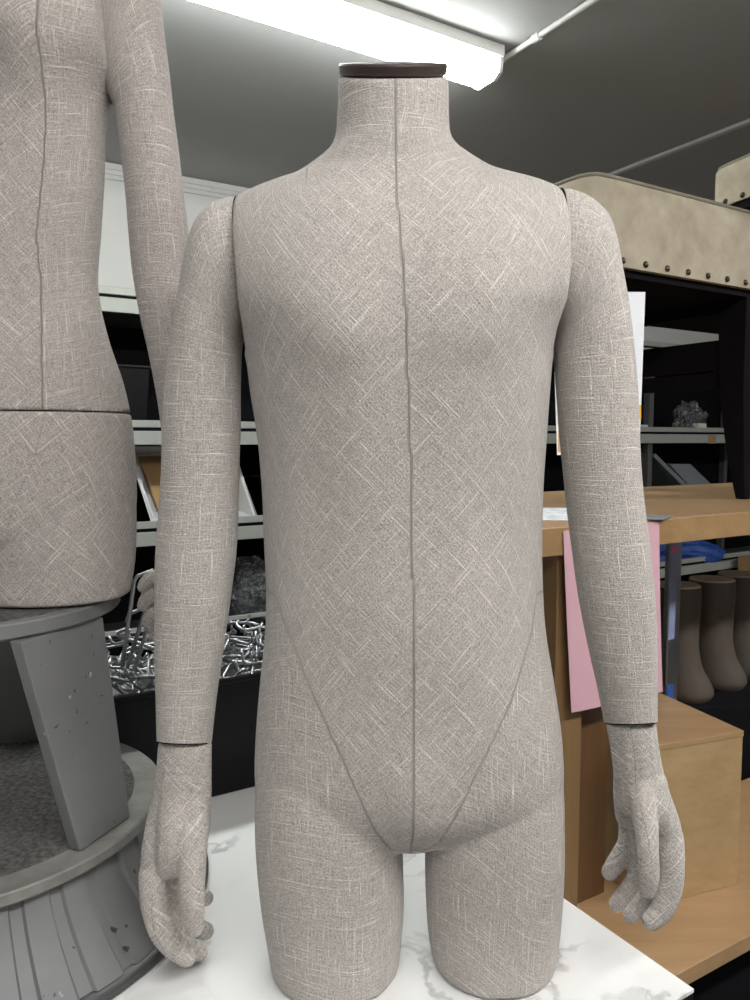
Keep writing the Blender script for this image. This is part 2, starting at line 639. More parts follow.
fs += [(4, 5, 6, 7), (15, 14, 13, 12)]
wl.add(rimq + backq + inn + inb, fs)
wl.build('tray_body', WHITEP, tray)
MB().tube(rimq, 0.0085, 8, closed=True).build('rim', WHITEP, tray, smooth=True)
cq = [q + (cen - q) * 0.22 + dep * 0.45 for q in rimq]
cq2 = [q + (cen - q) * 0.22 + dep * 0.85 for q in rimq]
cq[2] = cq[2].lerp(cq[1], 0.4); cq[3] = cq[3].lerp(cq[0], 0.4)
o = MB().hexa(cq, cq2).build('brown_parcel', CARD, None, bevel=0.008)
tag(o, 'brown parcel lying inside the white tray on the rack', 'parcel')


def crumple(name, c, rx, ry, rz, mat, label, cat, seed=0, rough=0.25):
    rnd = random.Random(seed)
    bm = bmesh.new()
    bmesh.ops.create_icosphere(bm, subdivisions=4, radius=1)
    from mathutils import noise
    for v in bm.verts:
        k = 1 + rough * noise.noise(v.co * 2.3 + Vector((seed, 0, 0))) + rough * 0.7 * abs(noise.noise(v.co * 6 + Vector((seed, 3, 0))))
        v.co *= k
        v.co.z = max(v.co.z, -0.7)
        v.co = Vector((v.co.x * rx, v.co.y * ry, (v.co.z + 0.7) * rz))
    me = bpy.data.meshes.new(name)
    bm.to_mesh(me)
    bm.free()
    o = link(name, me, mat)
    o.location = c
    return tag(o, label, cat)


c = R(tt_at(250, RS + 0.2), RS + 0.2, 0.5560)
crumple('plastic_bag', c, 0.13, 0.1, 0.16, FILM, 'clear plastic bag on the rack shelf beside the torso form\'s left waist', 'plastic bag', 3)
c = R(tt_at(689, RS + 0.12), RS + 0.12, 1.3760)
crumple('plastic_bag', c, 0.10, 0.06, 0.12, FILM, 'crumpled clear plastic bag on the rack shelf at right under the bench', 'plastic bag', 5, 0.5)
t_ = tt_at(703, RS + 0.03)
o = MB().rbox(t_ - 0.04, t_ + 0.04, RS + 0.035, RS + 0.085, 1.3765, 1.475).build('cream_block', TAUPE_T, None, bevel=0.006)
tag(o, 'small cream block on the rack shelf right of the plastic bag', 'block')
t_ = tt_at(712, RS)
o = MB().rbox(t_ - 0.035, t_ + 0.035, RS - 0.002, RS - 0.0005, 1.348, 1.40).build('shelf_tag', CARD, rack)
t_ = tt_at(645, RS + 0.03)
o = MB().rbox(t_ - 0.06, t_ + 0.05, RS + 0.035, RS + 0.10, 1.3765, 1.46).build('white_carton', WHITEP, None, bevel=0.004)
tag(o, 'small white carton on the rack shelf beside the hanging paper', 'carton')

# tilted grey bins seen above the worktop
t_ = tt_at(690, RS + 0.1)
g = MB()
a = R(t_ - 0.36, RS + 0.04, 1.12)
g.hexa([R(t_ - 0.42, RS + 0.04, 1.27), R(t_ + 0.02, RS + 0.04, 0.985), R(t_ + 0.02, RS + 0.40, 0.985), R(t_ - 0.42, RS + 0.40, 1.27)],
       [R(t_ - 0.40, RS + 0.04, 1.29), R(t_ + 0.05, RS + 0.04, 1.0), R(t_ + 0.05, RS + 0.40, 1.0), R(t_ - 0.40, RS + 0.40, 1.29)])
go = g.build('grey_tray', GREYP, None, bevel=0.004)
tag(go, 'grey plastic tray tilted on the rack shelf just above the worktop', 'tray')
t2 = tt_at(655, RS)
go2 = MB().hexa([R(t_ + 0.07, RS + 0.045, 0.985), R(t_ + 0.32, RS + 0.045, 0.985), R(t_ + 0.32, RS + 0.38, 0.985), R(t_ + 0.07, RS + 0.38, 0.985)],
                [R(t_ - 0.26, RS + 0.045, 1.22), R(t_ - 0.06, RS + 0.045, 1.22), R(t_ - 0.06, RS + 0.38, 1.22), R(t_ - 0.26, RS + 0.38, 1.22)]).build('grey_wedge_bin', GREYP, None, bevel=0.004)
tag(go2, 'grey sloping bin on the rack shelf leaning over the tilted tray', 'bin')

# lower shelf: blue bag, cardboard carton
t_ = tt_at(700, RS + 0.05)
crumple('blue_bag', R(t_, RS + 0.17, 0.5555), 0.28, 0.11, 0.10, BLUE, 'blue plastic bag on the lower rack shelf seen under the worktop', 'bag', 9, 0.2)
t_ = tt_at(745, RS)
o = MB().rbox(t_ - 0.12, t_ + 0.14, RS - 0.30, RS - 0.06, 0.0, 0.62).build('cardboard_carton', CARD, None, bevel=0.003)
tag(o, 'brown cardboard carton standing in front of the rack at right', 'carton')

# ------------------------------------------------------------------ marble table
TZ = 0.76
ck = PZ(694, 989, TZ)
far = PZ(562, 897, TZ)
d2 = (far - ck).normalized()
d1 = Vector((-d2.y, d2.x, 0))
if d1.x > 0: d1 = -d1
table = empty('marble_table', ck + d1 * 0.7 + d2 * 0.55 - UP * TZ, 'white marble-look table with dark edge carrying the linen torso form', 'table')
ex, ey = d1 * 1.65, d2 * 1.22
MB().box(ck - UP * 0.004, ex, ey, UP * 0.004).build('table_top', MARBLE, table)
MB().box(ck - UP * 0.045 , ex, ey, UP * 0.0405).build('dark_edge_board', BLACK, table, bevel=0.002)
MB().box(ck + d1 * 0.15 + d2 * 0.12 - UP * TZ, d1 * 1.35, d2 * 0.98, UP * (TZ - 0.046)).build('base_cabinet', BLACKM, table)

# ------------------------------------------------------------------ loft of cross-sections
def catmull(K, x):
    n = len(K)
    i = min(int(x), n - 2)
    f = x - i
    p0, p1, p2, p3 = K[max(i - 1, 0)], K[i], K[i + 1], K[min(i + 2, n - 1)]
    # limited tangents keep the profile from overshooting
    m1 = (p2 - p0) / 2
    m2 = (p3 - p1) / 2
    f2, f3 = f * f, f ** 3
    return (2 * f3 - 3 * f2 + 1) * p1 + (f3 - 2 * f2 + f) * m1 + (-2 * f3 + 3 * f2) * p2 + (f3 - f2) * m2


def loft(rings, per=6, n=72, clamp=None):
    """rings: rows of (A point, B point, depth front, depth back, exponent); returns verts, faces, weave (u, v)"""
    K = np.array([list(r[0]) + list(r[1]) + list(r[2:5]) + [r[5] if len(r) > 5 else 0.0] for r in rings])
    m = (len(rings) - 1) * per + 1
    V, W = [], []
    vlen = 0
    prevc = None
    for i in range(m):
        q = catmull(K, i / per)
        a, b = Vector(q[0:3]), Vector(q[3:6])
        c = (a + b) / 2
        ax = (b - a) / 2
        if prevc is not None:
            # length walked on the outer side
            vlen += ((a - pa).length + (b - pb).length) / 2
        pa, pb, prevc = a, b, c
        e = 2.0 / q[8]
        last = None
        u = 0
        ring = []
        for j in range(n):
            ph = 2 * math.pi * j / n - math.pi       # seam at the back, front at ph = 0
            sx = math.sin(ph)
            cy = math.cos(ph)
            X = math.copysign(abs(sx) ** e, sx)
            Yv = math.copysign(abs(cy) ** e, cy)
            d = q[6] if cy > 0 else q[7]
            p = c + ax * X + Vector((0, -1, q[9])) * Yv * d
            if clamp:
                p = clamp(p)
            if last is not None:
                u += (p - last).length
            last = p
            ring.append((p, u))
        mid = ring[n // 2][1]
        for p, u in ring:
            V.append(p)
            W.append((u - mid, vlen))
    Fc = []
    for i in range(m - 1):
        for j in range(n):
            j2 = (j + 1) % n
            Fc.append([i * n + j, i * n + j2, (i + 1) * n + j2, (i + 1) * n + j])
    Fc.append([j for j in reversed(range(n))])
    Fc.append([(m - 1) * n + j for j in range(n)])
    return V, Fc, W


def remesh(mbs, voxel, smooth_it, factor=0.5):
    me = bpy.data.meshes.new('tmp')
    mb = MB()
    for v, f in mbs:
        mb.add(v, f)
    me.from_pydata([tuple(p) for p in mb.v], [], mb.f)
    bm = bmesh.new()
    bm.from_mesh(me)
    bmesh.ops.recalc_face_normals(bm, faces=bm.faces)
    bm.to_mesh(me)
    bm.free()
    o = bpy.data.objects.new('tmp', me)
    C.objects.link(o)
    r = o.modifiers.new('r', 'REMESH')
    r.mode = 'VOXEL'
    r.voxel_size = voxel
    r.adaptivity = 0
    if smooth_it:
        s = o.modifiers.new('s', 'SMOOTH')
        s.iterations = smooth_it
        s.factor = factor
    dg = bpy.context.evaluated_depsgraph_get()
    dg.update()
    out = bpy.data.meshes.new_from_object(o.evaluated_get(dg))
    bpy.data.objects.remove(o)
    bpy.data.meshes.remove(me)
    return out


def verts_np(me):
    a = np.zeros(len(me.vertices) * 3)
    me.vertices.foreach_get('co', a)
    return a.reshape(-1, 3)


def set_np(me, a):
    me.vertices.foreach_set('co', a.ravel())
    me.update()


def set_weave(me, w):
    at = me.attributes.new('weave', 'FLOAT_VECTOR', 'POINT')
    at.data.foreach_set('vector', np.asarray(w, dtype=float).ravel())
    me.polygons.foreach_set('use_smooth', [True] * len(me.polygons))


def place(name, me, mat, parent):
    a = verts_np(me)
    b = np.array(world_loc(parent))
    set_np(me, a - b)
    return link(name, me, mat, parent)


def loft_part(name, rings, mat, parent, bias=False, seamfn=None, per=6, n=72, clamp=None):
    V, Fc, W = loft(rings, per, n, clamp)
    me = bpy.data.meshes.new(name)
    me.from_pydata([tuple(p) for p in V], [], Fc)
    w = []
    for (u, v), p in zip(W, V):
        se = seamfn(u, v, p) if seamfn else 1.0
        if bias:
            w.append(((abs(u) + v) * 0.7071, (abs(u) - v) * 0.7071, se))
        else:
            w.append((u, v, se))
    set_weave(me, w)
    # hard end caps
    me.polygons[len(me.polygons) - 1].use_smooth = False
    me.polygons[len(me.polygons) - 2].use_smooth = False
    me.update()
    try:
        me.set_sharp_from_angle(angle=math.radians(50))
    except Exception:
        pass
    return place(name, me, mat, parent)


def chain_blobs(chains, step=0.35):
    """chains of (px, py, Y, r_px): beads of spheres, remeshed into one skin"""
    out = []
    bm = bmesh.new()
    bmesh.ops.create_icosphere(bm, subdivisions=2, radius=1)
    sv = [v.co.copy() for v in bm.verts]
    sf = [[v.index for v in f.verts] for f in bm.faces]
    bm.free()
    for ch in chains:
        K = []
        for px, py, Y, r in ch:
            p = P(px, py, Y)
            K.append([p.x, p.y, p.z, r * Y * 1.03 / F])
        K = np.array(K)
        x = 0.0
        while x <= len(K) - 1:
            q = catmull(K, min(x, len(K) - 1.0001))
            c = Vector(q[:3])
            out.append(([c + s * q[3] for s in sv], sf))
            i = min(int(x), len(K) - 2)
            seg = np.linalg.norm(K[i + 1][:3] - K[i][:3])
            x += max(0.04, step * q[3] / max(seg, 1e-4))
        c = Vector(K[-1][:3])
        out.append(([c + s * K[-1][3] for s in sv], sf))
    return out


# ------------------------------------------------------------------ male torso form
TY = 0.84
form = empty('torso_form', P(405, 960, TY) * 1.0, 'headless linen-covered male torso form with arms standing on the marble table', 'mannequin')
form.location.z = TZ

rows = [  # Lx, Ly, Rx, Ry, front, back, exponent, extra width in px
    (338, 76, 448, 76, .056, .056, 2.0, 0),
    (338, 95, 449, 95, .056, .056, 2.0, 0),
    (337, 118, 449, 117, .057, .057, 2.0, 0),
    (335, 138, 451, 137, .058, .060, 2.0, 0),
    (327, 154, 461, 152, .060, .064, 2.0, 0),
    (311, 167, 477, 163, .061, .068, 2.0, 0),
    (288, 181, 500, 175, .063, .070, 2.0, 0),
    (262, 190, 526, 183, .067, .074, 2.1, 0),
    (244, 197, 547, 188, .070, .076, 2.1, 0),
    (232, 205, 562, 196, .075, .082, 2.15, 2),
    (232, 220, 567, 211, .087, .092, 2.2, 16),
    (235, 243, 570, 235, .101, .100, 2.2, 30),
    (239, 275, 570, 268, .112, .106, 2.2, 34),
    (242, 310, 567, 303, .117, .110, 2.2, 26),
    (243, 335, 558, 330, .119, .110, 2.2, 8),
    (247, 360, 551, 356, .119, .110, 2.25, 0),
    (252, 395, 547, 392, .116, .106, 2.3, 0),
    (259, 440, 544, 438, .109, .100, 2.3, 0),
    (263, 490, 541, 488, .103, .094, 2.3, 0),
    (265, 540, 540, 540, .099, .092, 2.3, 0),
    (267, 590, 541, 590, .098, .094, 2.3, 0),
    (266, 630, 544, 630, .098, .098, 2.3, 0),
    (261, 680, 552, 680, .099, .103, 2.35, 0),
    (257, 730, 559, 730, .100, .106, 2.4, 0),
    (256, 775, 561, 775, .096, .104, 2.4, 0),
    (262, 800, 555, 800,   .084, .090, 2.2, 0),
    (310, 816, 508, 816, .066, .070, 2.2, 0),
    (378, 828, 440, 828, .058, .056, 2.0, 0),
]
seamL = [(0, 231), (199, 231), (240, 235), (275, 239), (310, 242), (335, 243)]
seamR = [(0, 568), (191, 567), (232, 566), (268, 565), (303, 561), (330, 555)]
SY = 0.792
ZL = [(P(x, y, SY).z * 1.0, P(x, y, SY).x) for y, x in seamL[1:]]
ZR = [(P(x, y, SY).z * 1.0, P(x, y, SY).x) for y, x in seamR[1:]]


def interp(tab, z):
    tab = sorted(tab)
    return float(np.interp(z, [t[0] for t in tab], [t[1] for t in tab]))


zlo = min(ZL[-1][0], ZR[-1][0]) - 0.012


def clamp_body(p):
    if p.z > zlo:
        p.x = max(p.x, interp(ZL, p.z))
        p.x = min(p.x, interp(ZR, p.z))
    return p


rings = []
for lx, ly, rx, ry, bf, bb, e, ex_ in rows:
    a = P(lx - ex_, ly, TY)
    b = P(rx + ex_, ry, TY)
    rings.append((a, b, bf, bb, e))
tv, tf, _ = loft(rings, 6, 96, clamp_body)


def leg_rings(pts, zend, Y, dep=0.08, fac=(0.80, 1.03, 1.10, 1.08, 1.03, 1.0, 1.0)):
    out = []
    for i, (lx, rx, y) in enumerate(pts):
        a, b = P(lx, y, Y), P(rx, y, Y)
        if i == len(pts) - 1:
            a.z = b.z = zend
        k = dep * fac[i]
        out.append((a, b, k, k, 2.15))
    return out


LEGL = leg_rings([(272, 392, 715), (258, 400, 770), (256, 402, 820), (258, 403, 860), (262, 404, 900), (267, 402, 930), (272, 399, 955)], TZ + 0.002, TY - 0.004)
LEGR = leg_rings([(432, 546, 715), (427, 560, 770), (426, 562, 820), (425, 562, 860), (426, 560, 900), (428, 557, 930), (432, 553, 955)], TZ + 0.002, TY + 0.004, 0.076)
lv1, lf1, _ = loft(LEGL, 6, 64)
lv2, lf2, _ = loft(LEGR, 6, 64)
body = remesh([(tv, tf), (lv1, lf1), (lv2, lf2)], 0.0030, 16)
co = verts_np(body)
# local frame of the trunk as functions of height
zk = np.array([((r[0] + r[1]) / 2).z for r in rings])
cxk = np.array([((r[0] + r[1]) / 2).x for r in rings])
ak = np.array([abs(r[1].x - r[0].x) / 2 for r in rings])
order = np.argsort(zk)
cx = np.interp(co[:, 2], zk[order], cxk[order])
aw = np.interp(co[:, 2], zk[order], ak[order])
# seam line of the front in picture columns -> x by height
seamC = [(76, 396), (180, 397), (300, 404), (450, 410), (600, 413), (700, 414), (860, 414)]
zs = np.array([P(x, y, TY - 0.1).z for y, x in seamC])
xs = np.array([P(x, y, TY - 0.1).x for y, x in seamC])
so = np.argsort(zs)
cseam = np.interp(co[:, 2], zs[so], xs[so])
X0 = co[:, 0] - cseam
Yr = co[:, 1] - TY
# modelling of chest, belly and groin on the front side
front = np.clip(-Yr / 0.05, 0, 1)


def bump(px, py, sx, sz, amp):
    c = P(px, py, TY - 0.1)
    return amp * np.exp(-((co[:, 0] - c.x) / sx) ** 2 - ((co[:, 2] - c.z) / sz) ** 2)


dy = bump(318, 305, .060, .050, .012) + bump(492, 300, .060, .050, .012)
dy += bump(330, 345, .045, .025, .004) + bump(480, 342, .045, .025, .004)
dy -= bump(408, 395, .03, .09, .005)
dy += bump(411, 640, .09, .08, .006)
dy += bump(410, 800, .034, .050, .009)
dy -= bump(395, 190, .03, .02, .004)
dy -= bump(318, 520, .03, .10, .004) + bump(500, 520, .03, .10, .004)
co[:, 1] -= dy * front
co[:, 2] = np.maximum(co[:, 2], TZ + 0.0015)
set_np(body, co)
nz = P(393, 76, TY).z
nk = np.clip((co[:, 2] - (nz - 0.085)) / 0.085, 0, 1)
co[:, 2] += Yr * 0.50 * nk * (Yr > -0.2)
set_np(body, co)
# thread coordinates
u_t = np.abs(X0) * (1 + 0.35 * np.clip(np.abs(X0) / 0.16, 0, 1) ** 2) + np.abs(np.clip(Yr + 0.08, 0, 1)) * 0.9 * (np.abs(X0) > 0.09)
v_t = co[:, 2].copy()
# V line between belly panel and thighs
VL = [(600, 268), (640, 288), (700, 316), (760, 345), (820, 372), (845, 384), (862, 392)]
VR = [(600, 545), (640, 536), (700, 512), (760, 480), (820, 450), (845, 440), (862, 430)]


def vline(tab):
    z = np.array([P(x, y, TY - 0.085).z for y, x in tab])
    x = np.array([P(x, y, TY - 0.085).x for y, x in tab])
    o_ = np.argsort(z)
    return z[o_], x[o_]


zl, xl = vline(VL)
zr, xr = vline(VR)
dL = co[:, 0] - np.interp(co[:, 2], zl, xl)      # >0 belly side
dR = np.interp(co[:, 2], zr, xr) - co[:, 0]
below = co[:, 2] < zl[-1]
thigh = below & ((dL < 0) | (dR < 0) | (Yr > 0) | (co[:, 2] < zl[0]))
neck = co[:, 2] > P(395, 165, TY).z
off = np.where(X0 < 0, 3.7, 0.0)
s_ = (u_t + v_t) * 0.7071 + off
t_v = (u_t - v_t) * 0.7071 + off
sg = np.sign(X0)
lc = np.where(X0 < 0, (P(330, 860, TY).x), (P(495, 860, TY).x))
ul = np.arctan2(co[:, 0] - lc, -(Yr)) * 0.075
s_ = np.where(thigh, ul + 0.0, s_)
t_v = np.where(thigh, co[:, 2] + 0.22 * np.abs(X0) + 0.5 * X0 ** 2 + 0.02 * np.sin(ul * 30), t_v)
zn = P(395, 178, TY).z
kk = np.clip((zn + 0.055 - co[:, 2]) / 0.075, 0, 1)
th_ = 0.7854 * kk * kk * (3 - 2 * kk)
upper = co[:, 2] > P(395, 330, TY).z
s_ = np.where(upper, np.cos(th_) * u_t + np.sin(th_) * (co[:, 2] - zn) + zn * 0.7071 + off, s_)
t_v = np.where(upper, np.sin(th_) * u_t - np.cos(th_) * (co[:, 2] - zn) - zn * 0.7071 + off, t_v)
seam = np.where(Yr > 0, 1.0, X0)
seam = np.where(co[:, 2] < P(414, 852, TY - .1).z, 1.0, seam)
vs_ = np.where(np.abs(dL) < np.abs(dR), dL * 0.9, dR * 3.0)
vs_ = np.where(below & (Yr < 0.0) & (co[:, 2] > zl[0]) & (co[:, 2] < P(316, 690, TY - .085).z), vs_, 1.0)
seam = np.where(np.abs(seam) < np.abs(vs_), seam, vs_)
set_weave(body, np.stack([s_, t_v, seam], 1))
torso = place('torso', body, LINEN, form)

# neck cap
nc = (P(338, 76, TY) + P(448, 76, TY)) / 2
cap = MB().lathe(Vector((0, 0, 0)), [(0.050, -0.004), (0.0565, 0.0), (0.0575, 0.001), (0.0580, 0.0085), (0.0565, 0.0105), (0.02, 0.012)], 72)
tm = Matrix.Rotation(math.atan(0.50), 3, 'X')
cap.v = [nc + UP * 0.0015 + tm @ Vector((v.x, v.y * 1.06, v.z)) for v in cap.v]
cap.build('neck_cap', CAPM, form, smooth=True)


def ysh(i, n, y0, y1):
    k = i / (n - 1)
    return y0 + (y1 - y0) * k


armL = [(231, 199, 242, 332, .054), (224, 200, 242, 332, .056), (209, 207, 242, 333, .058), (197, 224, 242, 334, .057), (188, 252, 241, 336, .055),
        (182, 283, 241, 339, .052), (176, 316, 240, 345, .050), (171, 347, 240, 358, .047), (167, 382, 240, 385, .045), (164, 420, 240, 420, .044),
        (163, 460, 239, 460, .043), (161, 500, 238, 500, .042), (157, 550, 236, 550, .042), (156, 600, 230, 600, .041), (156, 650, 223, 650, .038),
        (157, 697, 216, 697, .035), (158, 740, 211, 742, .033)]
armR = [(569, 191, 557, 331, .054), (576, 192, 557, 332, .056), (592, 200, 557, 333, .058), (605, 217, 557, 334, .057), (614, 243, 557, 336, .055),
        (620, 273, 557, 340, .052), (626, 306, 556, 346, .050), (631, 345, 556, 357, .047), (635, 385, 557, 386, .045), (637, 430, 560, 430, .044),
        (639, 470, 564, 470, .043), (643, 510, 568, 510, .042), (648, 550, 573, 550, .042), (653, 600, 580, 600, .041), (655, 650, 590, 650, .038),
        (655, 688, 599, 688, .035), (655, 721, 606, 723, .033)]


def arm_part(tab, Y0, Y1, parent, mat, name='arm', flip=False, sy=None, tilt=0.0):
    rg = []
    n = len(tab)
    for i, (ox, oy, ix, iy, d) in enumerate(tab):
        Y = ysh(i, n, Y0, Y1)
        a, b = P(ox, oy, Y), P(ix, iy, Y)
        if sy:
            k = max(0.0, 1 - i / 8.0)
            b.x = P(ix, iy, Y + (sy - Y) * k).x
            k = max(0.0, 1 - i / 3.0)
            a.x = P(ox, oy, Y + (sy - Y) * k).x
        if flip:
            a, b = b, a
        if sy and i < 2:
            # leaves a hairline for the black plate in the gap
            sh = 0.0016 * (1 if flip else -1)
            a.x += sh
            b.x += sh
        rg.append((a, b, d, d, 2.1, tilt * max(0.0, 1 - (n - 1 - i) / 3.0)))
    # shift the first rings off the trunk so a hairline stays open
    return loft_part(name, rg, mat, parent, bias=False, per=6, n=64)


aL = arm_part(armL, TY, TY - 0.02, form, LINEN, sy=SY, tilt=0.33)
aR = arm_part(armR, TY, TY - 0.02, form, LINEN, flip=True, sy=SY, tilt=0.33)


def gap_shade_plate(tab, i, Y, sy, parent, th, flip, k=1.014, name='gap_shade_plate', tilt=0.0):
    ox, oy, ix, iy, d = tab[i]
    a, b = P(ox, oy, Y), P(ix, iy, Y)
    if sy:
        a.x, b.x = P(ox, oy, sy).x, P(ix, iy, sy).x
    c, ax = (a + b) / 2, (b - a) / 2
    nrm = ax.cross(Vector((0, 1, 0))).normalized()
    mb = MB()
    m = 64
    for sgn in (-1, 1):
        for j in range(m):
            q = 2 * math.pi * j / m
            X = math.copysign(abs(math.cos(q)) ** 0.95, math.cos(q))
            Z = math.copysign(abs(math.sin(q)) ** 0.95, math.sin(q))
            mb.v.append(c + ax * X * k + Vector((0, 1, -tilt)) * Z * d * k + nrm * sgn * th / 2)
    for j in range(m):
        j2 = (j + 1) % m
        mb.f.append([j, j2, m + j2, m + j])
    mb.f.append([j for j in reversed(range(m))])
    mb.f.append([m + j for j in range(m)])
    o = mb.build(name, BLACKM, parent)  # black plate stands in for the shade inside the open joint
    return o


gap_shade_plate(armL, 0, TY, SY, aL, 0.0024, False)
gap_shade_plate(armR, 0, TY, SY, aR, 0.0024, True)
gap_shade_plate(armL, -1, TY - 0.02, None, aL, 0.003, False, 0.965, tilt=0.33)
gap_shade_plate(armR, -1, TY - 0.02, None, aR, 0.003, True, 0.965, tilt=0.33)


def hand(chains, parent, mat, rot=0.785, voxel=0.0016, it=8, bl=None, seamc=None, name='hand', cut=None, tilt=0.0):
    sp = chain_blobs(chains)
    me = remesh(sp, voxel, it)
    a = verts_np(me)
    if cut is not None:
        a[:, 2] = np.minimum(a[:, 2], cut - tilt * (a[:, 1] - (TY - 0.02)))
        set_np(me, a)
    c_, s__ = math.cos(rot), math.sin(rot)
    u, v = a[:, 0] + 0.15 * a[:, 1], a[:, 2]
    seam = np.ones(len(a))
    if seamc is not None:
        zz = np.array([P(*q).z for q in seamc])
        xx = np.array([P(*q).x for q in seamc])
        o_ = np.argsort(zz)
        m_ = (a[:, 2] > zz.min()) & (a[:, 2] < zz.max()) & (a[:, 1] < TY - 0.02)
        seam = np.where(m_, a[:, 0] - np.interp(a[:, 2], zz[o_], xx[o_]), 1.0)
    set_weave(me, np.stack([u * c_ + v * s__, -u * s__ + v * c_, seam], 1))
    return place(name, me, mat, parent)


yh = TY - 0.022
# hand at picture left: thumb towards the viewer
hl = [
    # wrist and back of the hand
    [(185, 746, yh, 25), (183, 770, yh, 25), (182, 795, yh, 26), (180, 820, yh, 26)],
    [(175, 746, yh, 17), (172, 785, yh, 18), (166, 820, yh, 20), (159, 850, yh - .008, 18), (155, 872, yh - .012, 15)],
    [(196, 746, yh, 16), (196, 790, yh, 16), (194, 825, yh + .01, 17), (190, 848, yh + .02, 17)],
    [(180, 820, yh + .012, 22), (168, 850, yh + .014, 19), (160, 876, yh + .016, 15)],
    [(180, 820, yh + .030, 19), (172, 850, yh + .034, 16), (166, 876, yh + .038, 13)],
    [(178, 805, yh - .010, 20), (176, 830, yh - .020, 20), (173, 850, yh - .022, 18), (170, 864, yh - .018, 15)],
    [(186, 830, yh - .024, 16), (182, 852, yh - .028, 14), (180, 866, yh - .026, 11)],
    # index, middle, ring, little
    [(153, 874, yh - .016, 15), (154, 900, yh - .022, 14.5), (161, 927, yh - .026, 14), (174, 946, yh - .026, 12.5), (187, 957, yh - .024, 10)],
    [(156, 882, yh + .018, 13), (161, 915, yh + .018, 12.5), (177, 938, yh + .006, 12), (192, 950, yh + .002, 10), (200, 952, yh + .002, 8.5)],
    [(164, 880, yh + .032, 12), (172, 908, yh + .034, 12), (186, 924, yh + .032, 11), (197, 928, yh + .030, 10), (206, 931, yh + .030, 8.5)],
    [(170, 870, yh + .050, 10.5), (180, 890, yh + .054, 10), (194, 898, yh + .052, 9), (206, 898, yh + .050, 8)],
    # thumb
    [(193, 795, yh - .004, 15), (193, 830, yh - .020, 16), (192, 860, yh - .036, 15), (192, 890, yh - .048, 13.5), (193, 912, yh - .050, 12), (194, 928, yh - .048, 9.5)],
]
zcutL = P(185, 742.5, yh).z
hand(hl, aL, LINEN, cut=zcutL, tilt=0.33, name='hand', seamc=[(153, 890, yh - .03), (154, 910, yh - .03), (158, 930, yh - .03), (168, 948, yh - .03)])
hr = [
    [(631, 726, yh, 23), (634, 750, yh, 23), (637, 775, yh, 23), (641, 797, yh, 24)],
    [(641, 726, yh, 15), (647, 765, yh, 15), (655, 797, yh, 16), (664, 822, yh - .010, 16), (669, 842, yh - .013, 14)],
    [(621, 726, yh, 14.5), (626, 765, yh, 13), (627, 795, yh + .01, 14), (629, 815, yh + .03, 14)],
    [(641, 795, yh + .012, 21), (650, 818, yh + .014, 18), (655, 838, yh + .018, 14)],
    [(636, 795, yh + .030, 17), (638, 813, yh + .036, 15), (640, 830, yh + .040, 12)],
    [(652, 785, yh - .008, 16), (656, 808, yh - .018, 15), (661, 824, yh - .016, 13)],
    # index, middle, ring, little
    [(670, 838, yh - .014, 14), (672, 862, yh - .022, 13), (670, 888, yh - .026, 12.5), (662, 909, yh - .028, 11.5), (651, 921, yh - .030, 9.5)],
    [(656, 842, yh + .014, 12), (657, 872, yh + .012, 11.5), (650, 893, yh + .006, 11), (640, 907, yh + .002, 10), (631, 915, yh + .000, 8.5)],
    [(641, 834, yh + .038, 11), (642, 862, yh + .040, 11), (635, 882, yh + .036, 10.5), (626, 895, yh + .034, 10), (617, 904, yh + .032, 8.5)],
    [(629, 822, yh + .052, 10.5), (628, 843, yh + .054, 10.5), (619, 859, yh + .052, 10), (610, 872, yh + .050, 8.8)],
    # thumb
    [(639, 765, yh - .004, 14), (642, 797, yh - .020, 13.5), (646, 825, yh - .036, 12.5), (648, 852, yh - .048, 11), (649, 876, yh - .050, 10.5), (647, 891, yh - .048, 8.5)],
]
zcutR = P(631, 723.5, yh).z
hand(hr, aR, LINEN, cut=zcutR, tilt=0.33, name='hand', seamc=[(632, 727, yh - .03), (637, 760, yh - .03), (638, 800, yh - .03), (641, 840, yh - .03)])

# ------------------------------------------------------------------ pedestal at left
PC = Vector((-0.53, 0.95, 0))
PT = 1.17
ped = empty('display_pedestal', PC + UP * TZ, 'round grey painted two-tier display pedestal with fluted drum at the left edge', 'pedestal')


def prof_disc(r, z0, z1):
    return [(r - 0.003, z0), (r, z0 + 0.003), (r, z1 - 0.002), (r - 0.002, z1)]


MB().lathe(PC, prof_disc(0.192, PT - 0.020, PT - 0.001), 96).build('top_disc', GREY_PAINT, ped, smooth=True)
MB().lathe(PC, [(0.176, PT - 0.0015), (0.175, PT + 0.0)], 96).build('top_carpet', CARPET, ped)
LZ = 0.893
MB().lathe(PC, prof_disc(0.240, LZ - 0.016, LZ), 128).build('lower_disc', GREY_EDGE, ped, smooth=True)
MB().lathe(PC, [(0.204, LZ - 0.001), (0.203, LZ + 0.003)], 96).build('lower_carpet', CARPET, ped)


def flute(r, z, q):
    k = (q * 34 / (2 * math.pi)) % 1.0
    return r - (0.005 if k < 0.32 else 0.0)


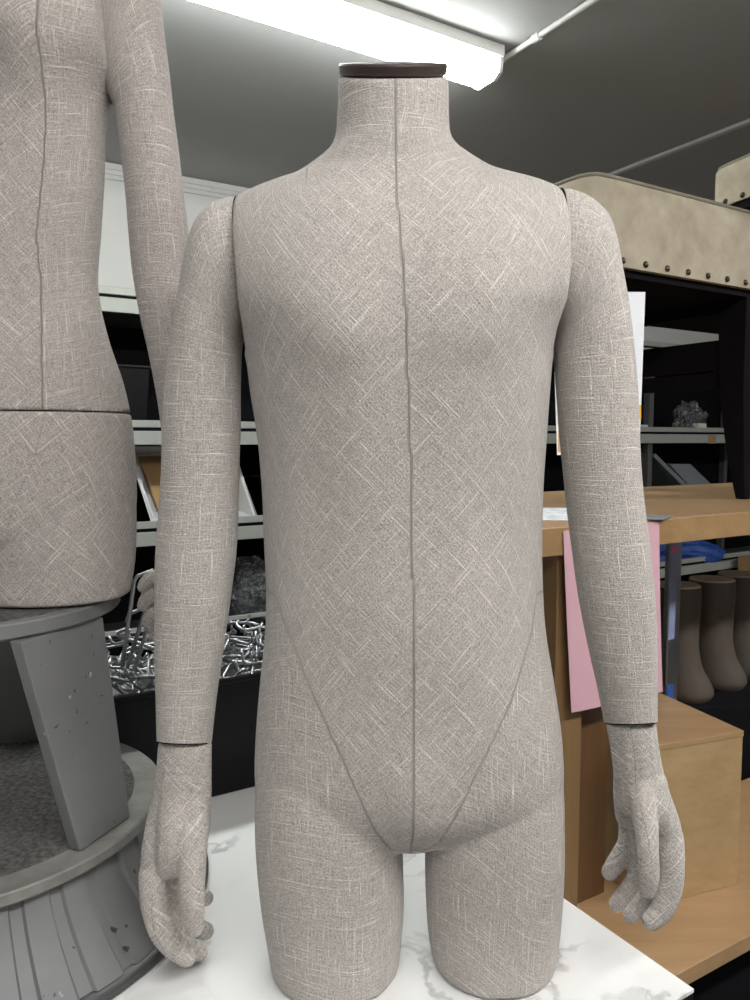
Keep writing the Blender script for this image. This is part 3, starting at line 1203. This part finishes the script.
dp = []
for i in range(15):
    f = i / 14
    z = TZ + 0.014 + (LZ - 0.016 - TZ - 0.014) * f
    dp.append((0.226 + 0.067 * (1 - f) ** 1.6, z))
MB().lathe(PC, dp, 600, flute).build('fluted_drum', GREY_PAINT, ped)
MB().lathe(PC, [(0.296, TZ + 0.001), (0.302, TZ + 0.003), (0.302, TZ + 0.010), (0.297, TZ + 0.013), (0.27, TZ + 0.0135)], 128).build('base_ring', DARK_RING, ped, smooth=True)
for px, py in ((115, 930), (127, 949)):
    # screws in the drum
    best = None
    d = ray(px, py)
    for k in np.linspace(0.6, 1.3, 700):
        p = Vector((0, 0, EYE)) + d * float(k)
        rr = math.hypot(p.x - PC.x, p.y - PC.y)
        f = (p.z - (TZ + 0.014)) / (LZ - 0.03 - TZ)
        f = min(max(f, 0), 1)
        if rr < 0.226 + 0.067 * (1 - f) ** 1.6:
            best = p
            break
    if best is not None:
        nrm = Vector((best.x - PC.x, best.y - PC.y, 0)).normalized()
        MB().tube([best - nrm * 0.006, best + nrm * 0.0015], 0.0026, 14).build('screw', DARK_RING, ped)


def ped_panel(ang):
    tb = [Vector((-0.339, 0.833, LZ + .001)), Vector((-0.307, 0.915, LZ + .001)), Vector((-0.338, 0.925, PT - .021)), Vector((-0.385, 0.803, PT - .021))]
    tb = [v - PC for v in tb]
    tb = [Vector((v.x * 0.985, v.y * 0.985, v.z)) for v in tb]
    nin = Vector((-0.93, 0.37, 0)) * 0.017
    inner = [v + nin for v in tb]
    rot = Matrix.Rotation(ang, 3, 'Z')
    a = [rot @ v + PC for v in tb]
    b = [rot @ v + PC for v in inner]
    return MB().hexa(a, b)


for ang in (0, math.radians(120), math.radians(240)):
    ped_panel(ang).build('support_panel', GREY_PAINT, ped, bevel=0.0015)

# ------------------------------------------------------------------ female form on the pedestal
FY = 0.95
fc = -38
fem = empty('female_torso_form', P(fc, 600, FY), 'linen-covered female torso form with arm standing on the grey pedestal, cut by the left edge', 'mannequin')
fem.location.z = PT
frow = [(-262, 18, .050, .052, 2.0, 0), (-235, 18, .050, .052, 2.0, 0), (-205, 22, .052, .056, 2.0, 0), (-180, 45, .056, .062, 2.0, 0), (-163, 82, .060, .066, 2.1, 0),
        (-150, 112, .066, .070, 2.15, 10), (-120, 115, .080, .082, 2.2, 26), (-60, 115, .094, .092, 2.2, 32), (0, 114, .100, .094, 2.2, 30), (60, 111, .102, .094, 2.2, 20),
        (95, 105, .102, .092, 2.2, 4), (130, 103, .100, .090, 2.2, 0), (180, 101, .094, .088, 2.2, 0), (230, 98, .090, .086, 2.2, 0), (285, 95, .088, .086, 2.2, 0),
        (335, 105, .090, .090, 2.2, 0), (380, 120, .094, .098, 2.2, 0), (412.5, 127.5, .098, .104, 2.2, 0)]
fr = []
for y, rx, bf, bb, e, ex_ in frow:
    a, b = P(2 * fc - rx - ex_, y, FY), P(rx + ex_, y, FY)
    fr.append((a, b, bf, bb, e))
fxr = P(114, 0, FY).x
fxl = P(2 * fc - 114, 0, FY).x
zf = P(114, 92, FY).z


def clamp_fem(p):
    if p.z > zf:
        p.x = min(max(p.x, fxl), fxr)
    return p


fv, ff, _ = loft(fr, 6, 96, clamp_fem)
fb = remesh([(fv, ff)], 0.0032, 3)
co = verts_np(fb)
fcx = P(fc, 300, FY).x
Yr = co[:, 1] - FY
front = np.clip(-Yr / 0.05, 0, 1)
for px in (28, 2 * fc - 28):
    c_ = P(px, 30, FY - 0.09)
    amp = .042 * np.exp(-(((co[:, 0] - c_.x) / .055) ** 2) - np.where(co[:, 2] > c_.z, ((co[:, 2] - c_.z) / .085) ** 2, ((co[:, 2] - c_.z) / .055) ** 2))
    co[:, 1] -= amp * front
zc = P(120, 413, FY).z
co[:, 2] = np.where(np.abs(co[:, 2] - zc) < 0.004, zc + 0.0008, co[:, 2])
set_np(fb, co)
X0 = co[:, 0] - P(38, 300, FY - .09).x
ps = np.interp(co[:, 2], [P(0, 413, FY).z, P(0, 250, FY).z, P(0, 30, FY).z], [P(38, 413, FY - .09).x, P(31, 250, FY - .08).x, P(44, 30, FY - .11).x])
seam = np.where((Yr < 0) & (co[:, 2] < P(0, 30, FY).z), co[:, 0] - ps, 1.0)
u_t = np.abs(co[:, 0] - ps) * 1.1 + np.clip(Yr + .06, 0, 1) * 0.8
bias = co[:, 0] < ps
s_ = np.where(bias, (u_t + co[:, 2]) * .7071, u_t)
t_v = np.where(bias, (u_t - co[:, 2]) * .7071, co[:, 2] - 0.25 * u_t)
set_weave(fb, np.stack([s_, t_v, seam], 1))
place('upper_torso', fb, LINEN_B, fem)

hrow = [(413.4, 127.8, .098, .104, 2.2), (440, 131, .100, .106, 2.25), (480, 133, .100, .108, 2.3), (510, 133, .098, .104, 2.3), (535, 128, .09, .095, 2.2), (560, 90, .07, .07, 2.0)]
hv, hf, _ = loft([(P(2 * fc - r, y, FY), P(r, y, FY), bf, bb, e) for y, r, bf, bb, e in hrow], 6, 96)
lr = leg_rings([(-20, 128, 450), (-30, 133, 500), (-30, 133.5, 535), (-27, 132, 565), (-22, 127, 597)], PT + 0.0015, FY, 0.080, (0.8, 0.98, 1.02, 1.0, 1.0))
ll = [(Vector((2 * fcx - b.x, b.y, b.z)), Vector((2 * fcx - a.x, a.y, a.z)), d, e_, k) for a, b, d, e_, k in lr]
l1 = loft(lr, 6, 64)
l2 = loft(ll, 6, 64)
hb = remesh([(hv, hf), l1[:2], l2[:2]], 0.0032, 4)
co = verts_np(hb)
zt = P(120, 413.3, FY).z
co[:, 2] = np.minimum(co[:, 2], zt)
co[:, 2] = np.maximum(co[:, 2], PT + 0.0012)
set_np(hb, co)
vz, vx = [P(0, y, FY - .1).z for y in (528, 500, 460, 413)], [P(x, 460, FY - .1).x for x in (0, 10, 28, 38)]
ps = np.interp(co[:, 2], vz, vx)
Yr = co[:, 1] - FY
seam = np.where((Yr < 0) & (co[:, 2] > P(0, 540, FY - .1).z), co[:, 0] - ps, 1.0)
u_t = np.abs(co[:, 0] - ps) * 1.1 + np.clip(Yr + .06, 0, 1) * 0.8
set_weave(hb, np.stack([(u_t + co[:, 2]) * .7071, (u_t - co[:, 2]) * .7071, seam], 1))
place('hips', hb, LINEN_B, fem)
nc = P(fc, -262, FY)
MB().lathe(nc + UP * 0.0005, [(0.045, -0.004), (0.052, 0.0), (0.052, 0.010), (0.02, 0.012)], 48).build('neck_cap', CAPM, fem, smooth=True)

armF = [(115, -150, 106, 92, .046), (124, -149, 106, 93, .048), (140, -125, 106, 94, .049), (150, -75, 106, 95, .048), (157, -20, 107, 96, .046), (163, 30, 109, 99, .044),
        (168, 68, 114, 106, .042), (172, 105, 118, 118, .040), (178, 150, 122, 152, .038), (183, 195, 127, 195, .037), (188, 235, 130, 235, .036),
        (191, 275, 134, 275, .036), (194, 320, 142, 320, .035), (197, 360, 151, 360, .034), (202, 410, 160, 410, .033), (206, 460, 166, 460, .030), (208, 510, 170, 510, .027), (206, 540, 172, 540, .025)]
aF = arm_part(armF, FY, FY + 0.03, fem, LINEN_B, flip=True)
yf = FY + 0.03
hfch = [
    [(189, 548, yf, 17), (188, 565, yf, 17), (184, 585, yf, 20), (178, 605, yf, 20)],
    [(195, 585, yf + .01, 16), (192, 610, yf + .02, 16), (188, 630, yf + .02, 14)],
    [(176, 590, yf - .01, 13), (166, 583, yf - .015, 8), (156, 577, yf - .02, 8), (147, 582, yf - .02, 7.5), (143, 587, yf - .02, 6)],
    [(176, 605, yf - .006, 12), (164, 598, yf - .01, 8.5), (152, 595, yf - .014, 8.5), (145, 602, yf - .014, 7), (143, 606, yf - .014, 6)],
    [(178, 620, yf, 12), (164, 612, yf, 8.5), (154, 612, yf - .004, 8.5), (149, 620, yf - .004, 7), (149, 626, yf, 6)],
    [(182, 632, yf + .01, 11), (168, 626, yf + .01, 8), (158, 628, yf + .008, 8), (154, 636, yf + .008, 6)],
    [(196, 570, yf - .01, 11), (200, 595, yf - .02, 10), (199, 618, yf - .025, 8)],
]
hand(hfch, aF, LINEN_B, voxel=0.002, it=5, cut=P(189, 541.5, yf).z)
# her other arm (outside the picture)
mirror = [(2 * fc - a, b, 2 * fc - c_, d_, e_) for a, b, c_, d_, e_ in armF]
aF2 = arm_part(mirror, FY, FY + 0.03, fem, LINEN_B)

# ------------------------------------------------------------------ black tub of hooks
tp = PZ(256, 787, TZ)
tsf = tp.dot(E2)
ttr = tp.dot(E1)
tl = ttr - 0.245
tub_t0, tub_t1 = tl - 0.02, ttr + 0.30
tub_s0, tub_s1 = tsf - 0.012, tsf + 0.36
tub = open_bin('black_tub', tub_t0, tub_t1, tub_s0, tub_s1, TZ + 0.001, TZ + 0.205, BLACK,
               'black plastic tub full of metal hooks on the marble table behind the arm', 'tub', flare=0.012, flare_t=0.065, wall=0.005)


def hook_mesh(name, kind, L, w_, r=0.0028):
    if kind == 'U':
        pts = [(-L / 2, 0, 0), (L / 2 - 0.006, 0, 0), (L / 2, 0, 0.006), (L / 2, 0, w_)]
        pts = [(-L / 2, 0, w_ * 0.5), (-L / 2, 0, 0.005), (-L / 2 + 0.005, 0, 0)] + pts[1:]
    else:
        pts = [(-L / 2, 0, 0), (L / 2 - 0.006, 0, 0), (L / 2, 0, 0.006), (L / 2, 0, w_)]
    mb = MB().tube(pts, r, 7)
    me = bpy.data.meshes.new(name)
    me.from_pydata([tuple(p) for p in mb.v], [], mb.f)
    me.polygons.foreach_set('use_smooth', [True] * len(me.polygons))
    me.materials.append(CHROME)
    return me


hm = [hook_mesh('metal_hook', 'U', 0.060, 0.028), hook_mesh('metal_hook', 'L', 0.075, 0.022), hook_mesh('metal_hook', 'U', 0.045, 0.018), hook_mesh('metal_hook', 'L', 0.05, 0.012, 0.0036)]
rnd = random.Random(11)
N_H = 230
# heap floor so the hooks rest on something
bed = MB()
nx, ny = 28, 18
for i in range(nx):
    for j in range(ny):
        t = tub_t0 + 0.016 + (tub_t1 - tub_t0 - 0.032) * i / (nx - 1)
        s = tub_s0 + 0.016 + (tub_s1 - tub_s0 - 0.032) * j / (ny - 1)
        bed.v.append(R(t, s, TZ + 0.165 + rnd.uniform(-0.006, 0.006)))
bed.f = [[i * ny + j, (i + 1) * ny + j, (i + 1) * ny + j + 1, i * ny + j + 1] for i in range(nx - 1) for j in range(ny - 1)]
bo = bed.build('loose_metal_parts', plain('dark_metal_parts', (0.09, 0.09, 0.095), 0.4, metal=0.8, var=0.5, scale=120), None)
tag(bo, 'heap of small metal parts filling the black tub under the hooks', 'metal parts', kind='stuff')
for k in range(N_H):
    t = rnd.uniform(tub_t0 + 0.045, tub_t1 - 0.045)
    s = tub_s0 + 0.045 + (tub_s1 - tub_s0 - 0.09) * rnd.random() ** 1.2
    lay = k / N_H
    o = bpy.data.objects.new('metal_hook', hm[k % 4])
    C.objects.link(o)
    o.location = R(t, s, TZ + 0.172 + 0.036 * lay + 0.02 * (s - tub_s0) / 0.36)
    o.rotation_euler = (rnd.uniform(-1.6, 1.6), rnd.uniform(-0.28, 0.28), rnd.uniform(0, 6.3))
    tag(o, 'small bent chrome hook lying in the heap in the black tub', 'hook', 'chrome hooks in the black tub')


def long_hook(p0, p1, label, w_=0.03, r=0.0034):
    """long U bracket leaning from p0 (foot) to p1 (bent end)"""
    d = (p1 - p0)
    side = Vector((0.9, 0.2, 0.35)).normalized() * w_
    mb = MB().tube([p0, p1 - d.normalized() * 0.006, p1 + side.normalized() * 0.005, p1 + side, p1 + side - d * 0.12], r, 10)
    o = mb.build('long_hook', CHROME, None, smooth=True)
    tag(o, label, 'hook', 'long hooks leaning in the tub')
    return o


yb = 1.24
long_hook(P(122, 668, yb), P(135, 577, yb), 'long chrome bracket leaning in the black tub, the highest and leftmost one', 0.030)
long_hook(P(124, 678, yb + .02), P(146, 607, yb + .02), 'long chrome bracket leaning in the black tub, just right of the highest one', -0.030)
long_hook(P(130, 682, yb + .01), P(150, 620, yb + .03), 'long chrome bracket leaning in the black tub, nearest the linen forearm', 0.012)
long_hook(P(158, 650, yb + .03), P(114, 634, yb + .03), 'chrome bracket lying nearly flat across the leaning ones in the tub', 0.02)

# ------------------------------------------------------------------ wooden worktop at right
wf = P(600, 524, 1.30)
WZ = wf.z
WS = wf.dot(E2)
wtc = tt_at(600, WS)
print('WZ', WZ, 'WS', WS, 't600', wtc)
wt0, wt1 = tt_at(470, WS), wtc + 2.1
wk = empty('wooden_worktop', R(wtc, WS + 0.4, 0), 'light wood worktop table at right behind the form, carrying the upholstered bench', 'table')
MB().rbox(wt0, wt1, WS + 0.001, WS + 0.66, WZ - 0.047, WZ).build('table_top', OAK, wk, bevel=0.002)
MB().rbox(wt0, wt1, WS - 0.002, WS + 0.001, WZ - 0.047, WZ - 0.001).build('edge_band', OAKE, wk)
# leg as two boards: lit and shaded tones put into their colours
lc0, lc1, lc2 = tt_at(560, WS + 0.01), tt_at(588, WS + 0.01), tt_at(614, WS + 0.05)
MB().rbox(lc0, lc1, WS + 0.01, WS + 0.045, 0, WZ - 0.0475).build('leg', LEG_LIT, wk, bevel=0.0015)
MB().rbox(lc0 + 0.01, lc2, WS + 0.0455, WS + 0.10, 0, WZ - 0.0475).build('leg_shaded_board', LEG_SHADED, wk, bevel=0.0015)
MB().rbox(wt1 - 0.08, wt1 - 0.02, WS + 0.01, WS + 0.078, 0, WZ - 0.0475).build('leg', LEG_SHADED, wk, bevel=0.0015)
MB().rbox(wt1 - 0.08, wt1 - 0.02, WS + 0.58, WS + 0.65, 0, WZ - 0.0475).build('leg', LEG_SHADED, wk, bevel=0.0015)
MB().rbox(wt0 + 0.02, wt0 + 0.08, WS + 0.58, WS + 0.65, 0, WZ - 0.0475).build('leg', LEG_SHADED, wk, bevel=0.0015)
# chrome post under the worktop
cs = WS + 0.22
c0, c1 = tt_at(674, cs), tt_at(686, cs)
post = MB().rbox(c0, c1, cs, cs + (c1 - c0) * 0.35, 0.5005, WZ - 0.0475).build('chrome_leg', CHROME, wk, bevel=0.003)
MB().rbox(c0 + 0.001, c0 + (c1 - c0) * 0.55, cs - 0.0008, cs - 0.0002, 0.90, 1.165).build('sticker', plain('blue_grey_sticker', (0.22, 0.26, 0.42), 0.5), wk)
MB().rbox(c0 + 0.001, c0 + (c1 - c0) * 0.55, cs - 0.0012, cs - 0.0009, 1.105, 1.125).build('sticker', plain('pink_sticker', (0.6, 0.15, 0.4), 0.5), wk)
MB().rbox(c0 + 0.001, c0 + (c1 - c0) * 0.6, cs - 0.0012, cs - 0.0002, 0.72, 0.79).build('sticker', BLUE, wk)

# papers on the worktop
pa = [PZ(535, 520, WZ + .0006), PZ(572, 521, WZ + .0006), PZ(566, 508, WZ + .0006), PZ(538, 508, WZ + .0006)]
o = MB().hexa(pa, [p + UP * 0.0008 for p in pa]).build('printed_sheet', plain('printed_paper', (0.62, 0.64, 0.66), 0.7, var=0.35, scale=30), None)
tag(o, 'grey printed sheet lying on the worktop at the form\'s elbow', 'paper')
pa = [PZ(636, 520, WZ + .0006), PZ(664, 520, WZ + .0006), PZ(672, 517, WZ + .0006), PZ(640, 517, WZ + .0006)]
o = MB().hexa(pa, [p + UP * 0.004 for p in pa]).build('dark_tablet', GREYP, None, bevel=0.001)
tag(o, 'flat dark grey tablet lying on the front of the worktop', 'tablet')

# pink sheet on the front edge
pn = E2
pp = R(0, WS - 0.004, 0)
pk = [PP(563, 531, pp, pn), PP(659, 521.5, pp, pn), PP(660, 691, pp, pn), PP(570, 712, pp, pn)]
mbp = MB()
nn, mm = 8, 10
for side in (0, 1):
    for i in range(nn + 1):
        for j in range(mm + 1):
            a = pk[0].lerp(pk[1], i / nn)
            b = pk[3].lerp(pk[2], i / nn)
            p = a.lerp(b, j / mm) - E2 * (0.0006 * side + 0.006 * (j / mm) ** 2 * (1 + math.sin(i * 0.9)) * 0.5)
            mbp.v.append(p)
st = (nn + 1) * (mm + 1)
for i in range(nn):
    for j in range(mm):
        q = [i * (mm + 1) + j, (i + 1) * (mm + 1) + j, (i + 1) * (mm + 1) + j + 1, i * (mm + 1) + j + 1]
        mbp.f.append(q)
        mbp.f.append([st + k for k in reversed(q)])
o = mbp.build('pink_sheet', PINK, None, smooth=True)
tag(o, 'pink sheet of paper hanging from the worktop edge behind the forearm', 'paper')

# ------------------------------------------------------------------ platform with plywood box
PZ0 = 0.50
pf0, pf1 = PZ(678, 974, PZ0), PZ(750, 935, PZ0)
e1p = (pf1 - pf0).normalized()
e2p = Vector((-e1p.y, e1p.x, 0))
org = pf0 - e1p * 0.12
dd = PZ(614, 925, PZ0)
s_l = (dd - org).dot(e1p)
org = org + e1p * (s_l - 0.05)
plat = empty('low_wooden_platform', org + e1p * 0.5 + e2p * 0.3 - UP * PZ0, 'low light wood platform at lower right under the plywood box', 'platform')
MB().box(org - UP * 0.03, e1p * 1.2, e2p * 0.38, UP * 0.03).build('platform_top', OAK, plat, bevel=0.002)
MB().box(org + e1p * 0.05 + e2p * 0.10 - UP * PZ0, e1p * 1.1, e2p * 0.24, UP * (PZ0 - 0.03)).build('plinth', BLACKM, plat)

ab = math.radians(20)
f1 = Vector((math.cos(ab), math.sin(ab), 0))
f2 = Vector((-math.sin(ab), math.cos(ab), 0))
br = PZ(737, 884.5, PZ0)
hgt = 0
n_ = f2
top = PP(740, 731, br, n_)
hgt = top.z - PZ0
bo_ = br - f1 * 0.222
boxr = empty('plywood_box', br - f1 * 0.12 + f2 * 0.15, 'plain birch plywood box standing on the low wooden platform', 'box')
MB().box(bo_ + UP * 0.0005, f1 * 0.222, f2 * 0.30, UP * (hgt - 0.012)).build('box_body', PLY, boxr, bevel=0.001)
MB().box(bo_ + UP * (hgt - 0.0115) - f2 * 0.001, f1 * 0.223, f2 * 0.301, UP * 0.0115).build('lid', OAK, boxr, bevel=0.001)

# ------------------------------------------------------------------ bench on the worktop
ft = PZ(748, 500, WZ)
BS = ft.dot(E2)
b_t1 = ft.dot(E1)
b_t0 = tt_at(584, BS)
SZ0 = PP(665, 274, R(0, BS, 0), E2).z
SZ1 = PP(675, 188, R(0, BS, 0), E2).z
print('bench', b_t0, b_t1, BS, SZ0, SZ1)
bench = empty('upholstered_bench', R((b_t0 + b_t1) / 2, BS + 0.2, WZ), 'beige suede bench with nailhead trim and black legs standing on the worktop', 'bench')
bw1 = b_t1 + 0.52
BD = 0.46


def cushion(t0, t1, s0, s1, z0, z1, crown, frame1=E1, frame2=E2, origin=None, n=26, r=0.03):
    mb = MB()
    def pt(t, s, z):
        if origin is None:
            return R(t, s, z)
        return origin + frame1 * t + frame2 * s + UP * z
    # rounded box by stacked superellipse rings
    prof = [(0.0, 0.0), (0.0, 0.5), (0.0, 0.86), (0.006, 0.95), (0.016, 0.985), (0.04, 1.0), (0.09, 1.0), (0.15, 1.0)]
    m = 96
    k0 = 0
    for off, hz in prof:
        for j in range(m):
            a = 2 * math.pi * j / m
            e = 2 / 14
            X = math.copysign(abs(math.cos(a)) ** e, math.cos(a))
            Yy = math.copysign(abs(math.sin(a)) ** e, math.sin(a))
            ht, hs = (t1 - t0) / 2, (s1 - s0) / 2
            X *= (ht - off)
            Yy *= (hs - off)
            z = z0 + (z1 - z0) * hz
            edge = max(abs(X) / ht, abs(Yy) / hs)
            if hz > 0.9:
                z += crown * (1 - edge ** 2)
            mb.v.append(pt((t0 + t1) / 2 + X, (s0 + s1) / 2 + Yy, z))
    for i in range(len(prof) - 1):
        for j in range(m):
            j2 = (j + 1) % m
            mb.f.append([i * m + j, i * m + j2, (i + 1) * m + j2, (i + 1) * m + j])
    mb.f.append([j for j in reversed(range(m))])
    mb.f.append([(len(prof) - 1) * m + j for j in range(m)])
    loop = [mb.v[3 * m + j] for j in range(m)]
    return mb, loop


cu, loop = cushion(b_t0, bw1, BS, BS + BD, SZ0, SZ1, 0.03)
cu.build('seat_cushion', SUEDE, bench, smooth=True)
MB().tube(loop, 0.0045, 8, closed=True).build('piping', SUEDE_D, bench, smooth=True)
k = 0
tt = b_t0 + 0.03
while tt < bw1 - 0.02:
    nb = MB()
    c = R(tt, BS - 0.0005, SZ0 + 0.012)
    nb.lathe(Vector((0, 0, 0)), [(0.0072, 0), (0.0066, 0.003), (0.0038, 0.0052), (0.0010, 0.0056)], 12)
    nb.v = [c + E1 * v.x + UP * v.y - E2 * v.z for v in nb.v]
    nb.build('nailhead', BRASS, bench, smooth=True)
    tt += 0.070
MB().rbox(b_t0 + 0.016, bw1 - 0.016, BS + 0.014, BS + BD - 0.016, SZ0 - 0.016, SZ0 - 0.0005).build('seat_frame', BLACKWOOD, bench)
apz = 1.64
for (t_, s_q, sg_) in ((b_t0 + 0.02, BS + 0.012, 1), (b_t1 - 0.018, BS + 0.012, 1), (b_t0 + 0.02, BS + BD - 0.06, 1), (b_t1 - 0.018, BS + BD - 0.06, 1),
                      (bw1 - 0.12, BS + 0.012, 1)):
    x1 = 0.048 if t_ < b_t1 - 0.1 else 0.075
    zt_ = SZ0 - 0.016
    zm = WZ + (zt_ - WZ) * 0.55
    lg = MB()
    lv = []
    fr_ = [(WZ + 0.0005, 0.022, 0.024), (WZ + 0.1, 0.014, 0.045), (zm, 0.001, x1 * 0.9), (zt_, 0.0, x1)]
    if t_ < b_t1 - 0.1:
        fr_ = [(z, 0.0, wd) for z, _, wd in fr_]
    for z, off, wd in fr_:
        for a, b in ((0, 0), (wd, 0), (wd, wd), (0, wd)):
            lv.append(R(t_ + off + a, s_q + b, z))
    fcs = [[3, 2, 1, 0], [12, 13, 14, 15]]
    for i in range(3):
        for j in range(4):
            j2 = (j + 1) % 4
            fcs.append([i * 4 + j, i * 4 + j2, (i + 1) * 4 + j2, (i + 1) * 4 + j])
    lg.add(lv, fcs)
    lg.build('leg', BLACKWOOD, bench, bevel=0.002)
# side rails seen through the open front
def zat(py):
    return PP(727, py, R(0, BS + 0.02, 0), E2).z
for y0, y1, nm in ((307, 285, 'side_apron'), (367, 335, 'side_rail'), (386, 369, 'side_rail')):
    MB().rbox(b_t1 - 0.012, b_t1 + 0.008, BS + 0.061, BS + BD - 0.061, zat(y0), min(zat(y1), SZ0 - 0.0165)).build(nm, BLACKWOOD, bench, bevel=0.0015)

# second upholstered piece on top
oc = P(752, 203, 1.90)
zb = SZ1 + 0.03
seat2 = empty('upholstered_stool', oc + Vector((0.2, 0.1, 0)), 'second beige suede seat stacked on the bench at the right edge', 'stool')
oc = Vector((oc.x, oc.y, zb + 0.006))
g1 = Vector((math.cos(math.radians(20)), math.sin(math.radians(20)), 0))
g2 = Vector((-g1.y, g1.x, 0))
o2 = oc
ztop = P(718, 150, 1.90).z
cu, loop = cushion(0.0, 0.4, -0.22, 0.14, 0.022, ztop - oc.z, 0.01, g1, g2, o2)
cu.build('seat_cushion', SUEDE, seat2, smooth=True)
MB().tube(loop, 0.004, 8, closed=True).build('piping', SUEDE_D, seat2, smooth=True)
MB().box(o2 + g1 * 0.006 - g2 * 0.214, g1 * 0.388, g2 * 0.348, UP * 0.021).build('seat_frame', BLACKWOOD, seat2)
for k in range(6):
    nb = MB()
    c = o2 + g2 * (-0.19 + 0.055 * k) + UP * 0.032
    nb.lathe(Vector((0, 0, 0)), [(0.0072, 0), (0.0066, 0.003), (0.0038, 0.0052), (0.0010, 0.0056)], 12)
    nb.v = [c - g1 * v.z + g2 * v.x + UP * v.y for v in nb.v]
    nb.build('nailhead', BRASS, seat2, smooth=True)

# white sheet hanging from the bench
pp = R(0, BS - 0.008, 0)
wkq = [PP(552, 292, pp, E2), PP(645, 292, pp, E2), PP(639, 455, pp, E2), PP(557, 455, pp, E2)]
sheet = empty('hanging_poster', wkq[3], 'white paper poster with orange corner hanging from the bench behind the arm', 'poster')
MB().hexa(wkq, [p - E2 * 0.001 for p in wkq]).build('paper', PAPER, sheet)
for (a, b, c_, d_) in ((558, 426, 574, 452), (628, 405, 640.5, 419)):
    qq = [PP(a, b, pp, E2), PP(c_, b, pp, E2), PP(c_, d_, pp, E2), PP(a, d_, pp, E2)]
    MB().hexa([p - E2 * 0.0012 for p in qq], [p - E2 * 0.0018 for p in qq]).build('orange_print', ORANGE, sheet)

# ------------------------------------------------------------------ leg forms under the worktop
CZ = 0.66
k0 = R(tt_at(660, 1.62), 1.35, 0)
crt0 = tt_at(655, 1.45)
cr = MB().box((0.70, 1.95, 0), (0.75, 0, 0), (0, 0.34, 0), (0, 0, CZ)).build('black_crate', BLACKM, None, bevel=0.003)
tag(cr, 'black crate under the worktop carrying the row of leg forms', 'crate')


def leg_form(px, ytop, Y, label):
    base = P(px, ytop, Y)
    H = base.z - CZ
    root = empty('leg_form', (base.x, base.y, CZ), label, 'leg form', 'taupe leg forms standing in a row')
    prof = [  # height fraction, centre shift along the row, half width, half depth
        (1.0, 0.0, .052, .050), (0.85, 0.002, .052, .050), (0.65, 0.004, .048, .047), (0.45, 0.010, .044, .044),
        (0.28, 0.020, .046, .046), (0.16, 0.032, .054, .050), (0.06, 0.040, .056, .052), (0.0, 0.042, .046, .044)]
    m = 40
    mb = MB()
    K = np.array(prof)
    rows_ = 29
    for i in range(rows_):
        q = catmull(K, i / (rows_ - 1) * (len(K) - 1) * 0.99999)
        for j in range(m):
            a = 2 * math.pi * j / m
            mb.v.append(Vector((base.x + q[1] + 1.2 * q[2] * math.cos(a), base.y + 1.1 * q[3] * math.sin(a), CZ + 0.001 + H * q[0])))
    for i in range(rows_ - 1):
        for j in range(m):
            j2 = (j + 1) % m
            mb.f.append([i * m + j2, i * m + j, (i + 1) * m + j, (i + 1) * m + j2])
    mb.f.append([(rows_ - 1) * m + j for j in reversed(range(m))])
    mb.f.append([j for j in range(m)])
    mb.build('leg_body', TAUPE, root, smooth=True)
    MB().lathe(Vector((base.x, base.y, base.z + 0.0015)), [(0.061, 0), (0.062, 0.001), (0.060, 0.004), (0.03, 0.005)], 40, lambda r, z, q: r * (1 - 0.10 * math.sin(q) ** 2)).build('top_cap', TAUPE_T, root, smooth=True)
    return root


leg_form(677, 586, 2.02, 'taupe leg form with cream top right behind the chrome post')
leg_form(712, 580, 2.12, 'taupe leg form with cream top, middle one of the row under the worktop')
leg_form(740, 575, 2.22, 'taupe leg form with cream top cut by the right edge of the photo')

# red bag behind the post
rb = P(664, 690, 2.45)
rbg = empty('red_bag', (rb.x, rb.y, 0), 'red bag with white label behind the chrome post', 'bag')
o = MB().box(Vector((rb.x - 0.05, rb.y, 0.0)), (0.16, 0.02, 0), (0, 0.1, 0), (0, 0, P(664, 603, 2.45).z)).build('bag_body', RED, rbg, bevel=0.015, seg=4)
q = P(663, 634, 2.449)
MB().box(Vector((q.x - 0.018, q.y - 0.002, q.z - 0.016)), (0.035, 0.004, 0), (0, 0.001, 0), (0, 0, 0.032)).build('label_patch', WHITEP, rbg)
